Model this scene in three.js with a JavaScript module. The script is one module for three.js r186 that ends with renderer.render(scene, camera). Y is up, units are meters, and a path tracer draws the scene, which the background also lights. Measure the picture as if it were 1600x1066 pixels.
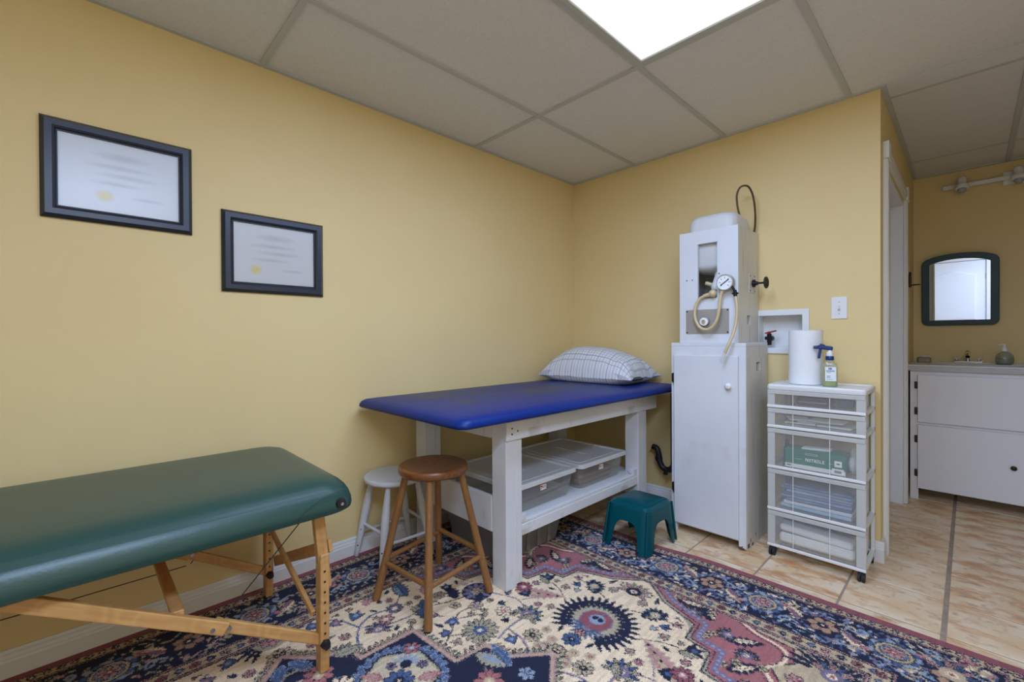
import * as THREE from 'three';
import { RoundedBoxGeometry } from 'three/addons/geometries/RoundedBoxGeometry.js';
import { mergeGeometries, mergeVertices, toCreasedNormals } from 'three/addons/utils/BufferGeometryUtils.js';
import { RectAreaLightUniformsLib } from 'three/addons/lights/RectAreaLightUniformsLib.js';

// ---------------------------------------------------------------- camera, light, exposure
const scene = new THREE.Scene();
scene.background = new THREE.Color(0x000000);
const camera = new THREE.PerspectiveCamera(2 * Math.atan(533 / 693.08) * 180 / Math.PI, 1600 / 1066, 0.01, 50);
camera.rotation.order = 'YXZ';
camera.position.set(2.1883, 1.1061, 2.8106);
camera.rotation.set(-0.0058, 0.8008, -0.0053);
scene.add(camera);
const renderer = new THREE.WebGLRenderer({ antialias: true });
renderer.toneMapping = THREE.LinearToneMapping;
renderer.toneMappingExposure = 1.0;
renderer.shadowMap.enabled = true;
RectAreaLightUniformsLib.init();

const H = 2.3177;                                   // ceiling height
const TROFFERS = [[1.4597, 1.62, 17], [2.6797, 2.84, 35]];                  // centres of the fluorescent fixtures
for (const [x, z, power] of TROFFERS) {
  const l = new THREE.RectAreaLight(new THREE.Color().setRGB(0.47, 0.63, 1.0), power, 0.52, 1.13);
  l.position.set(x, H - 0.012, z); l.rotation.x = -Math.PI / 2; scene.add(l);
}

// ---------------------------------------------------------------- helpers
let seed = 12345;
const rnd = () => { seed = (seed * 1664525 + 1013904223) >>> 0; return seed / 4294967296; };
const rr = (a, b) => a + (b - a) * rnd();
const V = (x, y, z) => new THREE.Vector3(x, y, z);
const used = {};
function numbered(n) { const k = used[n] = (used[n] || 0) + 1; return k === 1 ? n : n + '_' + String(k - 1).padStart(3, '0'); }
function tag(o, label, category, group, kind) {
  o.userData = { label };
  if (category) o.userData.category = category;
  if (group) o.userData.group = group;
  if (kind) o.userData.kind = kind;
  return o;
}
function thing(name, label, category, p = [0, 0, 0], turn = 0, group) {
  const o = new THREE.Group(); o.name = numbered(name); o.position.set(...p); o.rotation.y = turn; scene.add(o);
  return tag(o, label, category, group);
}
function part(name, geo, mat, parent, p, rot) {
  const m = new THREE.Mesh(geo, mat); m.name = parent === scene ? numbered(name) : name;
  m.castShadow = m.receiveShadow = true;
  if (p) m.position.set(...p);
  if (rot) m.rotation.set(...rot);
  parent.add(m); return m;
}
function structure(name, geo, mat, label, p, rot) {
  const m = part(name, geo, mat, scene, p, rot); m.userData = { kind: 'structure', label }; return m;
}
function boxUV(g) {                                   // uv in metres from the dominant normal
  if (g.index) g = g.toNonIndexed();
  const P = g.attributes.position, N = g.attributes.normal, uv = new Float32Array(P.count * 2);
  for (let i = 0; i < P.count; i++) {
    const ax = Math.abs(N.getX(i)), ay = Math.abs(N.getY(i)), az = Math.abs(N.getZ(i));
    let u, v;
    if (ax >= ay && ax >= az) { u = P.getZ(i); v = P.getY(i); } else if (ay >= az) { u = P.getX(i); v = P.getZ(i); } else { u = P.getX(i); v = P.getY(i); }
    uv[2 * i] = u; uv[2 * i + 1] = v;
  }
  g.setAttribute('uv', new THREE.BufferAttribute(uv, 2)); return g;
}
const box = (w, h, d) => boxUV(new THREE.BoxGeometry(w, h, d));
const rbox = (w, h, d, r = 0.004, s = 2) => boxUV(new RoundedBoxGeometry(w, h, d, s, Math.min(r, w / 2.01, h / 2.01, d / 2.01)));
const at = (g, x, y, z) => g.translate(x, y, z);
const span = (x0, x1, y0, y1, z0, z1, r = 0.003) => at(r ? rbox(x1 - x0, y1 - y0, z1 - z0, r) : box(x1 - x0, y1 - y0, z1 - z0), (x0 + x1) / 2, (y0 + y1) / 2, (z0 + z1) / 2);
const merge = (...gs) => mergeGeometries(gs.map(g => { const q = g.index ? g.toNonIndexed() : g; for (const k of Object.keys(q.attributes)) if (!['position', 'normal', 'uv'].includes(k)) q.deleteAttribute(k); return q; }));
function along(g, a, b) {                             // a geometry built along +y, centred, put between two points
  const d = b.clone().sub(a), q = new THREE.Quaternion().setFromUnitVectors(V(0, 1, 0), d.clone().normalize());
  g.applyQuaternion(q); g.translate((a.x + b.x) / 2, (a.y + b.y) / 2, (a.z + b.z) / 2); return g;
}
const rod = (a, b, r0, r1 = r0, n = 14) => along(new THREE.CylinderGeometry(r1, r0, a.distanceTo(b), n), a, b);
function beam(a, b, w, h, up = V(0, 1, 0), r = 0.004) {   // rectangular bar: w sideways, h along up
  const d = b.clone().sub(a), L = d.length(), z = d.normalize(), x = up.clone().cross(z).normalize(), y = z.clone().cross(x);
  const g = rbox(w, h, L, r), N = g.attributes.normal, T = g.attributes.uv;
  for (let i = 0; i < N.count; i++) if (Math.abs(N.getX(i)) > 0.6) { const u = T.getX(i); T.setXY(i, T.getY(i), u); }
  g.applyMatrix4(new THREE.Matrix4().makeBasis(x, y, z)); return g.translate((a.x + b.x) / 2, (a.y + b.y) / 2, (a.z + b.z) / 2);
}
function tube(pts, r, seg = 40, n = 10) { return new THREE.TubeGeometry(new THREE.CatmullRomCurve3(pts.map(p => V(...p))), seg, r, n, false); }
function lathe(pts, n = 28) { return new THREE.LatheGeometry(pts.map(p => new THREE.Vector2(...p)), n); }
function rrect(w, d, r, n = 6) {
  const o = [], hw = w / 2 - r, hd = d / 2 - r;
  for (const [sx, sz, a0] of [[1, 1, 0], [-1, 1, 90], [-1, -1, 180], [1, -1, 270]])
    for (let i = 0; i <= n; i++) { const a = (a0 + 90 * i / n) * Math.PI / 180; o.push([sx * hw + r * Math.cos(a), sz * hd + r * Math.sin(a)]); }
  return o;
}
function loft(rings, crease = 0.7, capA = true, capB = true) {      // rings: arrays of [x,y,z], same length, bottom to top
  const n = rings[0].length, pos = [], idx = [];
  rings.forEach(r => r.forEach(p => pos.push(...p)));
  for (let k = 0; k + 1 < rings.length; k++) for (let i = 0; i < n; i++) {
    const a = k * n + i, b = k * n + (i + 1) % n, c = a + n, d = b + n; idx.push(a, c, b, b, c, d);
  }
  const cap = (k, flip) => { const c = pos.length / 3, m = [0, 0, 0]; rings[k].forEach(p => p.forEach((v, j) => m[j] += v / n)); pos.push(...m); for (let i = 0; i < n; i++) { const a = k * n + i, b = k * n + (i + 1) % n; flip ? idx.push(a, b, c) : idx.push(b, a, c); } };
  if (capA) cap(0, true); if (capB) cap(rings.length - 1, false);
  const g = new THREE.BufferGeometry(); g.setAttribute('position', new THREE.Float32BufferAttribute(pos, 3)); g.setIndex(idx);
  g.computeVertexNormals();
  return boxUV(toCreasedNormals(g, crease));
}
const loftRect = (list, n = 6, crease = 0.7, a = true, b = true) => loft(list.map(([w, d, r, y, ox = 0, oz = 0]) => rrect(w, d, r, n).map(([x, z]) => [x + ox, y, z + oz])), crease, a, b);
// --- noise textures
function hash(x, y, s) { let h = (x * 374761393 + y * 668265263 + s * 974711) | 0; h = Math.imul(h ^ (h >>> 13), 1274126177); return ((h ^ (h >>> 16)) >>> 0) / 4294967296; }
function vnoise(x, y, per, s) {                       // tileable value noise, period per cells
  const xi = Math.floor(x), yi = Math.floor(y), fx = x - xi, fy = y - yi, sx = fx * fx * (3 - 2 * fx), sy = fy * fy * (3 - 2 * fy);
  const w = (a) => ((a % per) + per) % per;
  const a = hash(w(xi), w(yi), s), b = hash(w(xi + 1), w(yi), s), c = hash(w(xi), w(yi + 1), s), d = hash(w(xi + 1), w(yi + 1), s);
  return a + (b - a) * sx + (c - a) * sy + (a - b - c + d) * sx * sy;
}
function fbm(u, v, per, oct, s) { let r = 0, a = 0.5, p = per; for (let i = 0; i < oct; i++) { r += a * vnoise(u * p, v * p, p, s + i); a /= 2; p *= 2; } return r / (1 - Math.pow(0.5, oct)); }
function tex(n, fn, srgb = true, rep = 1) {
  const d = new Uint8Array(n * n * 4);
  for (let y = 0; y < n; y++) for (let x = 0; x < n; x++) { const c = fn(x / n, y / n), k = 4 * (y * n + x); if (c.length) { d[k] = c[0]; d[k + 1] = c[1]; d[k + 2] = c[2]; } else d[k] = d[k + 1] = d[k + 2] = c; d[k + 3] = 255; }
  const t = new THREE.DataTexture(d, n, n, THREE.RGBAFormat); t.wrapS = t.wrapT = THREE.RepeatWrapping; t.magFilter = THREE.LinearFilter; t.minFilter = THREE.LinearMipmapLinearFilter; t.generateMipmaps = true;
  if (srgb) t.colorSpace = THREE.SRGBColorSpace; t.repeat.set(rep, rep); t.needsUpdate = true; return t;
}
const mixc = (a, b, t) => [0, 1, 2].map(i => a[i] + (b[i] - a[i]) * Math.max(0, Math.min(1, t)));
function canvasTex(w, h, draw) { const c = document.createElement('canvas'); c.width = w; c.height = h; const g = c.getContext('2d'); draw(g, w, h); const t = new THREE.CanvasTexture(c); t.colorSpace = THREE.SRGBColorSpace; t.magFilter = THREE.LinearFilter; return t; }
const std = (o) => new THREE.MeshStandardMaterial(o);
const phy = (o) => new THREE.MeshPhysicalMaterial(o);

// ---------------------------------------------------------------- materials
const rollerBump = tex(256, (u, v) => 128 + 60 * (fbm(u, v, 32, 3, 3) - 0.5), false, 3);
const wallMap = tex(512, (u, v) => mixc([228, 201, 141], [233, 208, 149], fbm(u, v, 6, 5, 11)), true, 0.5);
const M = {};
M.wall = std({ map: wallMap, roughness: 0.62, bumpMap: rollerBump, bumpScale: 0.0006 });
M.trim = std({ color: 0xe6e4e0, roughness: 0.42, bumpMap: rollerBump, bumpScale: 0.0002 });
M.ceilTile = std({ map: tex(512, (u, v) => { const n = fbm(u, v, 64, 2, 5), s = hash(Math.floor(u * 256), Math.floor(v * 256), 7) > 0.985 ? 18 : 0; const k = 222 + 8 * (n - 0.5) - s; return [k, k - 2, k - 6]; }, true, 1.6), roughness: 0.95, bumpMap: tex(256, (u, v) => 255 * fbm(u, v, 40, 3, 9), false, 2), bumpScale: 0.0006 });
M.tee = std({ color: 0xbfc0bb, roughness: 0.55 });
M.grout = std({ map: tex(256, (u, v) => mixc([148, 128, 110], [176, 156, 136], fbm(u, v, 24, 3, 21)), true, 2), roughness: 0.9 });
M.seam = std({ color: 0x85796b, roughness: 0.7 });
const tileMaps = [0, 1, 2, 3].map(k => tex(256, (u, v) => {
  const a = fbm(u, v, 3, 5, 31 + k * 7), b = fbm(u, v * 2, 4, 5, 77 + k * 5), c = fbm(u, v, 12, 3, 50 + k);
  let col = mixc([228, 194, 150], [240, 216, 182], (a - 0.3) * 2.4); col = mixc(col, [204, 146, 98], (b - 0.50) * 3.4); col = mixc(col, [168, 138, 112], (c - 0.60) * 2.0); return col;
}));
M.tiles = tileMaps.map(m => std({ map: m, roughness: 0.38, bumpMap: m, bumpScale: 0.0006 }));
function woodTex(dark, light, s, fx = 3, fy = 28) { return tex(512, (u, v) => { const w = fbm(u, v, 4, 3, s), g = fbm(u * 1.0, v, 4, 4, s + 3); const ring = 0.5 + 0.5 * Math.sin((u * fy + g * 5 + w * 2) * 6.283); const fine = vnoise(u * 128, v * 8, 128, s + 9); return mixc(dark, light, 0.25 + 0.45 * ring * w * 1.4 + 0.3 * fine); }, true, 2); }
M.beech = std({ map: woodTex([178, 126, 70], [216, 168, 104], 101, 3, 6), roughness: 0.45 });
M.oakLeg = std({ map: woodTex([112, 74, 38], [162, 114, 64], 111, 3, 8), roughness: 0.4 });
M.seatWood = phy({ map: woodTex([80, 44, 18], [148, 90, 40], 121, 3, 8), roughness: 0.34, clearcoat: 0.25, clearcoatRoughness: 0.35 });
const paintMap = (a, b, dirt, s, rep) => tex(512, (u, v) => { const n = fbm(u, v, 5, 5, s), d = fbm(u, v * 0.5, 10, 4, s + 5); let c = mixc(a, b, n); if (d > 0.66) c = mixc(c, dirt, (d - 0.66) * 3.2); return c; }, true, rep);
M.whitePaint = std({ map: paintMap([206, 205, 205], [222, 221, 219], [166, 158, 148], 131, 1.2), roughness: 0.5, bumpMap: tex(256, (u, v) => 255 * fbm(u, v, 12, 4, 141), false, 2), bumpScale: 0.0008 });
M.cabPaint = std({ map: paintMap([212, 213, 215], [224, 225, 226], [202, 199, 194], 151, 0.9), roughness: 0.42 });
M.cabSide = std({ map: tex(512, (u, v) => { const n = fbm(u, v, 4, 5, 161), st = fbm(u * 2, v * 0.25, 16, 3, 165); let c = mixc([206, 203, 194], [224, 221, 212], n); if (st > 0.6) c = mixc(c, [170, 162, 148], (st - 0.6) * 1.6); return c; }, true, 1.0), roughness: 0.5 });
M.rust = std({ color: 0x6b4630, roughness: 0.9 });
const grain = tex(256, (u, v) => 255 * (0.6 * fbm(u, v, 48, 2, 171) + 0.4 * fbm(u, v, 12, 2, 172)), false, 6);
M.greenVinyl = phy({ color: 0x29483f, roughness: 0.36, bumpMap: grain, bumpScale: 0.0004, specularIntensity: 0.8, clearcoat: 0.12, clearcoatRoughness: 0.25 });
M.blueVinyl = phy({ map: tex(1024, (u, v) => { const a = fbm(u, v, 3, 5, 181), b = fbm(u, v, 9, 5, 185), k = fbm(u, v * 0.5, 40, 3, 188); let c = mixc([6, 36, 104], [10, 46, 122], a); const e = Math.min(1, Math.max(0, (0.74 + 0.16 * (b - 0.5) - u) / 0.2)) * Math.min(1, Math.max(0, (u - 0.05) / 0.06)) * Math.min(1, Math.max(0, (0.87 + 0.1 * (b - 0.5) - v) / 0.1)); const wear = e * Math.max(0, 0.18 + 1.5 * (b - 0.42) + 0.8 * (k - 0.5)); return mixc(c, [88, 76, 70], Math.min(0.8, wear)); }, true, 1), roughness: 0.42, bumpMap: grain, bumpScale: 0.0003, specularIntensity: 0.5 });
M.black = std({ color: 0x1a1a1c, roughness: 0.5 });
M.blackRubber = std({ color: 0x202124, roughness: 0.7 });
M.steel = std({ color: 0xc8c8c8, roughness: 0.25, metalness: 1 });
M.brushed = std({ color: 0xb4afa8, roughness: 0.5, metalness: 0.6 });
M.brass = std({ color: 0x6e5a3c, roughness: 0.4, metalness: 1 });
M.bronze = std({ color: 0x4a3c2c, roughness: 0.45, metalness: 1 });
M.chrome = std({ color: 0xdadada, roughness: 0.1, metalness: 1 });
M.darkMetal = std({ color: 0x2b2a2a, roughness: 0.45, metalness: 0.8 });
M.frame = phy({ color: 0x2a2f3c, roughness: 0.38, metalness: 0.3, clearcoat: 0.3, clearcoatRoughness: 0.3 });
M.frameLip = std({ color: 0x0d0e12, roughness: 0.4 });
M.pane = phy({ color: 0xffffff, roughness: 0.3, transmission: 1, thickness: 0, ior: 1.5 });
M.greenPlastic = phy({ color: 0x004a52, roughness: 0.34, specularIntensity: 0.4 });
M.whitePlastic = std({ color: 0xe9e8e4, roughness: 0.38 });
M.creamPlastic = std({ color: 0xdeddd4, roughness: 0.42 });
M.frost = phy({ color: 0xfafaf8, roughness: 0.06, transmission: 0.91, thickness: 0, ior: 1.45 });
M.frostDense = phy({ color: 0xe6e6e0, roughness: 0.55, transmission: 0.42, thickness: 0, ior: 1.45 });
M.binClear = phy({ color: 0xeeeeea, roughness: 0.1, transmission: 0.86, thickness: 0, ior: 1.45 });
M.binLid = phy({ color: 0xf2f2f0, roughness: 0.35, transmission: 0.34, thickness: 0, ior: 1.45 });
M.toteGrey = phy({ color: 0x9a9a98, roughness: 0.4, transmission: 0.3, thickness: 0 });
M.tank = phy({ color: 0xe6e5e2, roughness: 0.5, transmission: 0.2, thickness: 0 });
M.hoseTan = phy({ color: 0xcdb88c, roughness: 0.4, clearcoat: 0.2 });
M.hoseBrown = std({ color: 0x4a3418, roughness: 0.45 });
M.red = std({ color: 0xa8202a, roughness: 0.4 });
M.paper = std({ color: 0xf0efec, roughness: 0.95, bumpMap: tex(256, (u, v) => 255 * fbm(u, v, 48, 2, 191), false, 8), bumpScale: 0.0008 });
M.blueTrigger = std({ color: 0x15356e, roughness: 0.35 });
M.label = std({ color: 0xeeeeee, roughness: 0.6 });
M.mirror = std({ color: 0xf4f6f6, roughness: 0.015, metalness: 1 });
M.teal = std({ color: 0x1f3c40, roughness: 0.45 });
M.counter = std({ map: tex(256, (u, v) => mixc([216, 212, 204], [230, 227, 220], fbm(u, v, 40, 2, 201)), true, 2), roughness: 0.3 });
M.counterEdge = std({ color: 0xbdbabb, roughness: 0.35 });
M.vanity = std({ color: 0xecebed, roughness: 0.45, bumpMap: rollerBump, bumpScale: 0.0003 });
M.door = std({ color: 0xe8e9ec, roughness: 0.4 });

// ---------------------------------------------------------------- room shell
const XR = 3.2, ZB = -1.8276, ZW = 4.15, WX = 1.885;
structure('wall_left', span(-0.12, 0, 0, H + 0.1, -0.12, ZW + 0.12, 0), M.wall, 'long plain yellow wall behind the green massage table');
{ // back wall with the recess for the laundry outlet box
  const s = new THREE.Shape([[0, 0], [WX, 0], [WX, H + 0.1], [0, H + 0.1]].map(p => new THREE.Vector2(...p)));
  s.holes.push(new THREE.Path([[1.335, 1.03], [1.335, 1.242], [1.572, 1.242], [1.572, 1.03]].map(p => new THREE.Vector2(...p))));
  structure('wall_back', boxUV(new THREE.ExtrudeGeometry(s, { depth: 0.12, bevelEnabled: false })), M.wall, 'yellow wall behind the tall white cabinet', [0, 0, -0.12]);
}
structure('wall_closet', merge(span(WX - 0.12, WX, 0, H + 0.1, -0.165, -0.12, 0), span(WX - 0.12, WX, 0, H + 0.1, ZB - 0.12, -1.085, 0), span(WX - 0.12, WX, 1.985, H + 0.1, -1.085, -0.165, 0)), M.wall, 'narrow yellow side wall holding the white door casing');
structure('wall_alcove', span(WX, XR + 0.12, 0, H + 0.1, ZB - 0.12, ZB, 0), M.wall, 'yellow wall behind the washbasin mirror');
structure('wall_right', span(XR, XR + 0.12, 0, H + 0.1, ZB - 0.12, ZW + 0.12, 0), M.wall, 'yellow wall opposite the massage table');
structure('wall_entry', merge(span(-0.12, 1.47, 0, H + 0.1, ZW, ZW + 0.12, 0), span(2.27, XR + 0.12, 0, H + 0.1, ZW, ZW + 0.12, 0), span(1.47, 2.27, 1.955, H + 0.1, ZW, ZW + 0.12, 0)), M.wall, 'yellow wall around the white panelled entry door');

// ceiling: grid of tees with lay-in panels
{
  const c = new THREE.Group(); c.name = 'ceiling'; c.userData = { kind: 'structure', label: 'suspended ceiling of pale panels in a metal grid' }; scene.add(c);
  part('ceiling_deck', span(-0.12, XR + 0.12, H + 0.1, H + 0.2, ZB - 0.12, ZW + 0.12, 0), M.ceilTile, c);
  const xs = [0, 0.5447, 1.1547, 1.7647, 2.3747, 2.9847, XR], zs = [ZB, -1.355, -0.15, 1.01, 2.23, 3.45, ZW];
  const t = 0.012;
  for (let i = 0; i + 1 < xs.length; i++) for (let k = 0; k + 1 < zs.length; k++) {
    let x0 = xs[i], x1 = xs[i + 1], z0 = zs[k], z1 = zs[k + 1];
    if (x1 <= WX && z1 <= 0) continue;
    if (x0 < WX && x1 > WX && z1 <= 0) x0 = WX;
    if (x1 <= WX && z0 < 0) z0 = 0;
    if (TROFFERS.some(([a, b]) => Math.abs((x0 + x1) / 2 - a) < 0.05 && Math.abs((z0 + z1) / 2 - b) < 0.05)) continue;
    if (x0 < WX && x1 > WX && z0 < 0 && z1 > 0) { part('ceiling_panel', span(WX, x1, H + 0.004, H + 0.018, z0, 0, 0), M.ceilTile, c); z0 = 0; }
    part('ceiling_panel', span(x0 + 0.004, x1 - 0.004, H + 0.007 + 0.001 * hash(i, k, 2), H + 0.018, z0 + 0.004, z1 - 0.004, 0), M.ceilTile, c);
  }
  for (const x of xs.slice(1, -1)) part('ceiling_tee', span(x - t, x + t, H, H + 0.03, x > WX ? ZB : 0, ZW, 0), M.tee, c);
  for (const z of zs.slice(1, -1)) part('ceiling_tee', span(z < 0 ? WX : 0, XR, H - 0.0003, H + 0.028, z - t, z + t, 0), M.tee, c);
  for (const g of [span(0, 0.022, H - 0.001, H + 0.02, 0, ZW, 0), span(0, WX, H - 0.001, H + 0.02, 0, 0.022, 0), span(WX, WX + 0.022, H - 0.001, H + 0.02, ZB, 0.02, 0), span(WX, XR, H - 0.001, H + 0.02, ZB, ZB + 0.022, 0), span(XR - 0.022, XR, H - 0.001, H + 0.02, ZB, ZW, 0), span(0, XR, H - 0.001, H + 0.02, ZW - 0.022, ZW, 0)]) part('wall_angle', g, M.tee, c);
}
// floor: slab in grout colour, tiles proud of it
const RUG = { x0: 0.012, x1: 2.35, z0: 0.60, z1: 4.05 };
{
  const f = new THREE.Group(); f.name = 'floor'; f.userData = { kind: 'structure', label: 'floor of mottled beige brown ceramic tiles' }; scene.add(f);
  part('grout_bed', span(-0.12, XR + 0.12, -0.1, -0.0025, ZB - 0.12, ZW + 0.12, 0), M.grout, f);
  const px = 0.316, pz = 0.3015, geos = {};
  for (let i = -7; i < 4; i++) for (let k = -9; k < 14; k++) {
    let x0 = 2.122 + i * px, x1 = x0 + px, z0 = 0.533 + k * pz - 2 * pz, z1 = z0 + pz;
    x0 = Math.max(x0, 0); x1 = Math.min(x1, XR); z0 = Math.max(z0, ZB); z1 = Math.min(z1, ZW);
    if (x1 - x0 < 0.03 || z1 - z0 < 0.03) continue;
    if (x1 <= WX && z1 <= 0.02) continue;
    if (x0 > RUG.x0 && x1 < RUG.x1 && z0 > 0.72 && z1 < RUG.z1) continue;
    if (x0 < 0.25 && z0 > 0.72 && z1 < RUG.z1) continue;
    const g0 = 0.0042, gl = i === 0 ? 0.008 : g0, gr = i === -1 ? 0.008 : g0;
    const key = [x1 - x0, z1 - z0, gl, gr].map(v => v.toFixed(3)).join();
    const w = x1 - x0 - gl - gr, d = z1 - z0 - 2 * g0;
    if (!geos[key]) { const g = new RoundedBoxGeometry(w, 0.008, d, 1, 0.0015); const P = g.attributes.position, uv = g.attributes.uv; for (let q = 0; q < P.count; q++) uv.setXY(q, P.getX(q) / 0.32 + 0.5, P.getZ(q) / 0.32 + 0.5); geos[key] = g; }
    const m = part('tile', geos[key], M.tiles[Math.floor(hash(i + 20, k + 20, 5) * 4)], f, [x0 + gl + w / 2, -0.004, z0 + g0 + d / 2]);
    if (hash(i + 9, k + 40, 8) > 0.5 && Math.abs(w - 0.3) < 0.02 && Math.abs(gl - gr) < 1e-6) m.rotation.y = Math.PI;
  }
}
// baseboards (stepped profile)
function baseboard(name, label, a, b, nx, nz) {       // a,b: floor points on the wall, n: into the room
  const prof = [[0, 0], [0.015, 0], [0.015, 0.062], [0.0125, 0.068], [0.0125, 0.074], [0.009, 0.082], [0.009, 0.09], [0.005, 0.098], [0, 0.098]];
  const r0 = prof.map(([o, y]) => [a[0] + nx * o, y, a[1] + nz * o]), r1 = prof.map(([o, y]) => [b[0] + nx * o, y, b[1] + nz * o]);
  structure(name, loft([r0, r1], 0.3), M.trim, label);
}
baseboard('baseboard_left', 'white moulded baseboard along the long yellow wall', [0, 0.0], [0, ZW], 1, 0);
baseboard('baseboard_back', 'white moulded baseboard under the drain pipe', [0, 0], [WX + 0.015, 0], 0, 1);
baseboard('baseboard_closet', 'short white baseboard return at the wall corner', [WX, -0.08], [WX, 0.0], 1, 0);
baseboard('baseboard_right', 'white baseboard opposite the massage table', [XR, -1.25], [XR, ZW], -1, 0);
baseboard('baseboard_entry', 'white baseboard beside the entry door', [0, ZW], [1.40, ZW], 0, -1);
// closet door, jambs and casing with corner blocks
{
  const d = new THREE.Group(); d.name = 'door_1'; d.userData = { kind: 'structure', label: 'white closet door with casing and corner blocks in the side wall' }; scene.add(d);
  part('door_leaf', span(1.80, 1.822, 0.008, 1.965, -1.067, -0.183, 0.002), M.door, d);
  part('jamb', span(1.765, WX, 0, 1.985, -1.085, -1.067, 0.001), M.door, d);
  part('jamb', span(1.765, WX, 0, 1.985, -0.183, -0.165, 0.001), M.door, d);
  part('jamb', span(1.765, WX, 1.967, 1.985, -1.067, -0.183, 0.001), M.door, d);
  for (const z of [-0.125, -1.122]) {
    part('casing', merge(span(WX, WX + 0.016, 0, 2.0, z - 0.036, z + 0.036, 0.002), span(WX + 0.014, WX + 0.02, 0, 2.0, z - 0.022, z + 0.022, 0.002)), M.trim, d);
    part('corner_block', span(WX, WX + 0.025, 2.0, 2.085, z - 0.042, z + 0.042, 0.003), M.trim, d);
  }
  part('head_casing', merge(span(WX, WX + 0.016, 2.004, 2.076, -1.08, -0.167, 0.002), span(WX + 0.014, WX + 0.02, 2.02, 2.06, -1.08, -0.167, 0.002)), M.trim, d);
}
{ // entry door behind the viewpoint, seen in the washbasin mirror
  const d = new THREE.Group(); d.name = 'door_2'; d.userData = { kind: 'structure', label: 'white entry door with arched raised panels' }; scene.add(d);
  part('door_leaf', span(1.49, 2.25, 0.008, 1.935, ZW + 0.012, ZW + 0.045, 0.002), M.door, d);
  const panel = (x0, x1, y0, y1, arch) => {
    const s = new THREE.Shape(); s.moveTo(x0, y0); s.lineTo(x1, y0); s.lineTo(x1, y1);
    if (arch) s.bezierCurveTo(x1 - (x1 - x0) * 0.2, y1, x1 - (x1 - x0) * 0.3, y1 + arch, (x0 + x1) / 2, y1 + arch), s.bezierCurveTo(x0 + (x1 - x0) * 0.3, y1 + arch, x0 + (x1 - x0) * 0.2, y1, x0, y1); else s.lineTo(x0, y1);
    s.closePath();
    part('raised_panel', new THREE.ExtrudeGeometry(s, { depth: 0.002, bevelEnabled: true, bevelThickness: 0.016, bevelSize: 0.02, bevelSegments: 3, curveSegments: 10 }), M.door, d, [0, 0, ZW + 0.006]);
  };
  panel(1.62, 2.12, 0.98, 1.70, 0.06); panel(1.62, 2.12, 0.22, 0.82, 0);
  part('casing', span(1.405, 1.485, 0, 1.95, ZW - 0.018, ZW + 0.002, 0.003), M.trim, d);
  part('casing', span(2.255, 2.335, 0, 1.95, ZW - 0.018, ZW + 0.002, 0.003), M.trim, d);
  part('head_casing', span(1.405, 2.335, 1.94, 2.02, ZW - 0.018, ZW + 0.002, 0.003), M.trim, d);
  for (const y of [0.3, 1.67]) part('hinge', rod(V(2.252, y - 0.04, ZW + 0.006), V(2.252, y + 0.04, ZW + 0.006), 0.006), M.brass, d);
  part('door_knob', merge(rod(V(1.55, 0.95, ZW + 0.012), V(1.55, 0.95, ZW - 0.03), 0.01), at(new THREE.SphereGeometry(0.027, 18, 12), 1.55, 0.95, ZW - 0.045)), M.brass, d);
}
// fluorescent fixture set into the ceiling grid
for (const [x, z] of TROFFERS) {
  const t = thing('ceiling_light', x < 2 ? 'bright rectangular fluorescent ceiling light with prismatic lens above the stools' : 'rectangular fluorescent ceiling light on the far side from the certificates', 'light', [x, H, z]);
  const w = 0.61 - 0.024, d = 1.22 - 0.024;
  part('fixture_frame', merge(span(-w / 2, -w / 2 + 0.022, -0.004, 0.02, -d / 2, d / 2, 0.002), span(w / 2 - 0.022, w / 2, -0.004, 0.02, -d / 2, d / 2, 0.002), span(-w / 2 + 0.0221, w / 2 - 0.0221, -0.004, 0.02, -d / 2, -d / 2 + 0.022, 0.002), span(-w / 2 + 0.0221, w / 2 - 0.0221, -0.004, 0.02, d / 2 - 0.022, d / 2, 0.002)), M.tee, t);
  part('lens', span(-w / 2 + 0.02, w / 2 - 0.02, 0.004, 0.010, -d / 2 + 0.02, d / 2 - 0.02, 0), std({ color: 0xf2f4f8, roughness: 0.4, emissive: 0xf4f7ff, emissiveIntensity: 0.85, bumpMap: tex(256, (u, v) => 127 + 127 * Math.sin(u * 6.283 * 32) * Math.sin(v * 6.283 * 32), false, 6), bumpScale: 0.0015 }), t);
  part('housing', span(-w / 2, w / 2, 0.02, 0.09, -d / 2, d / 2, 0), M.tee, t);
}

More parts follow.
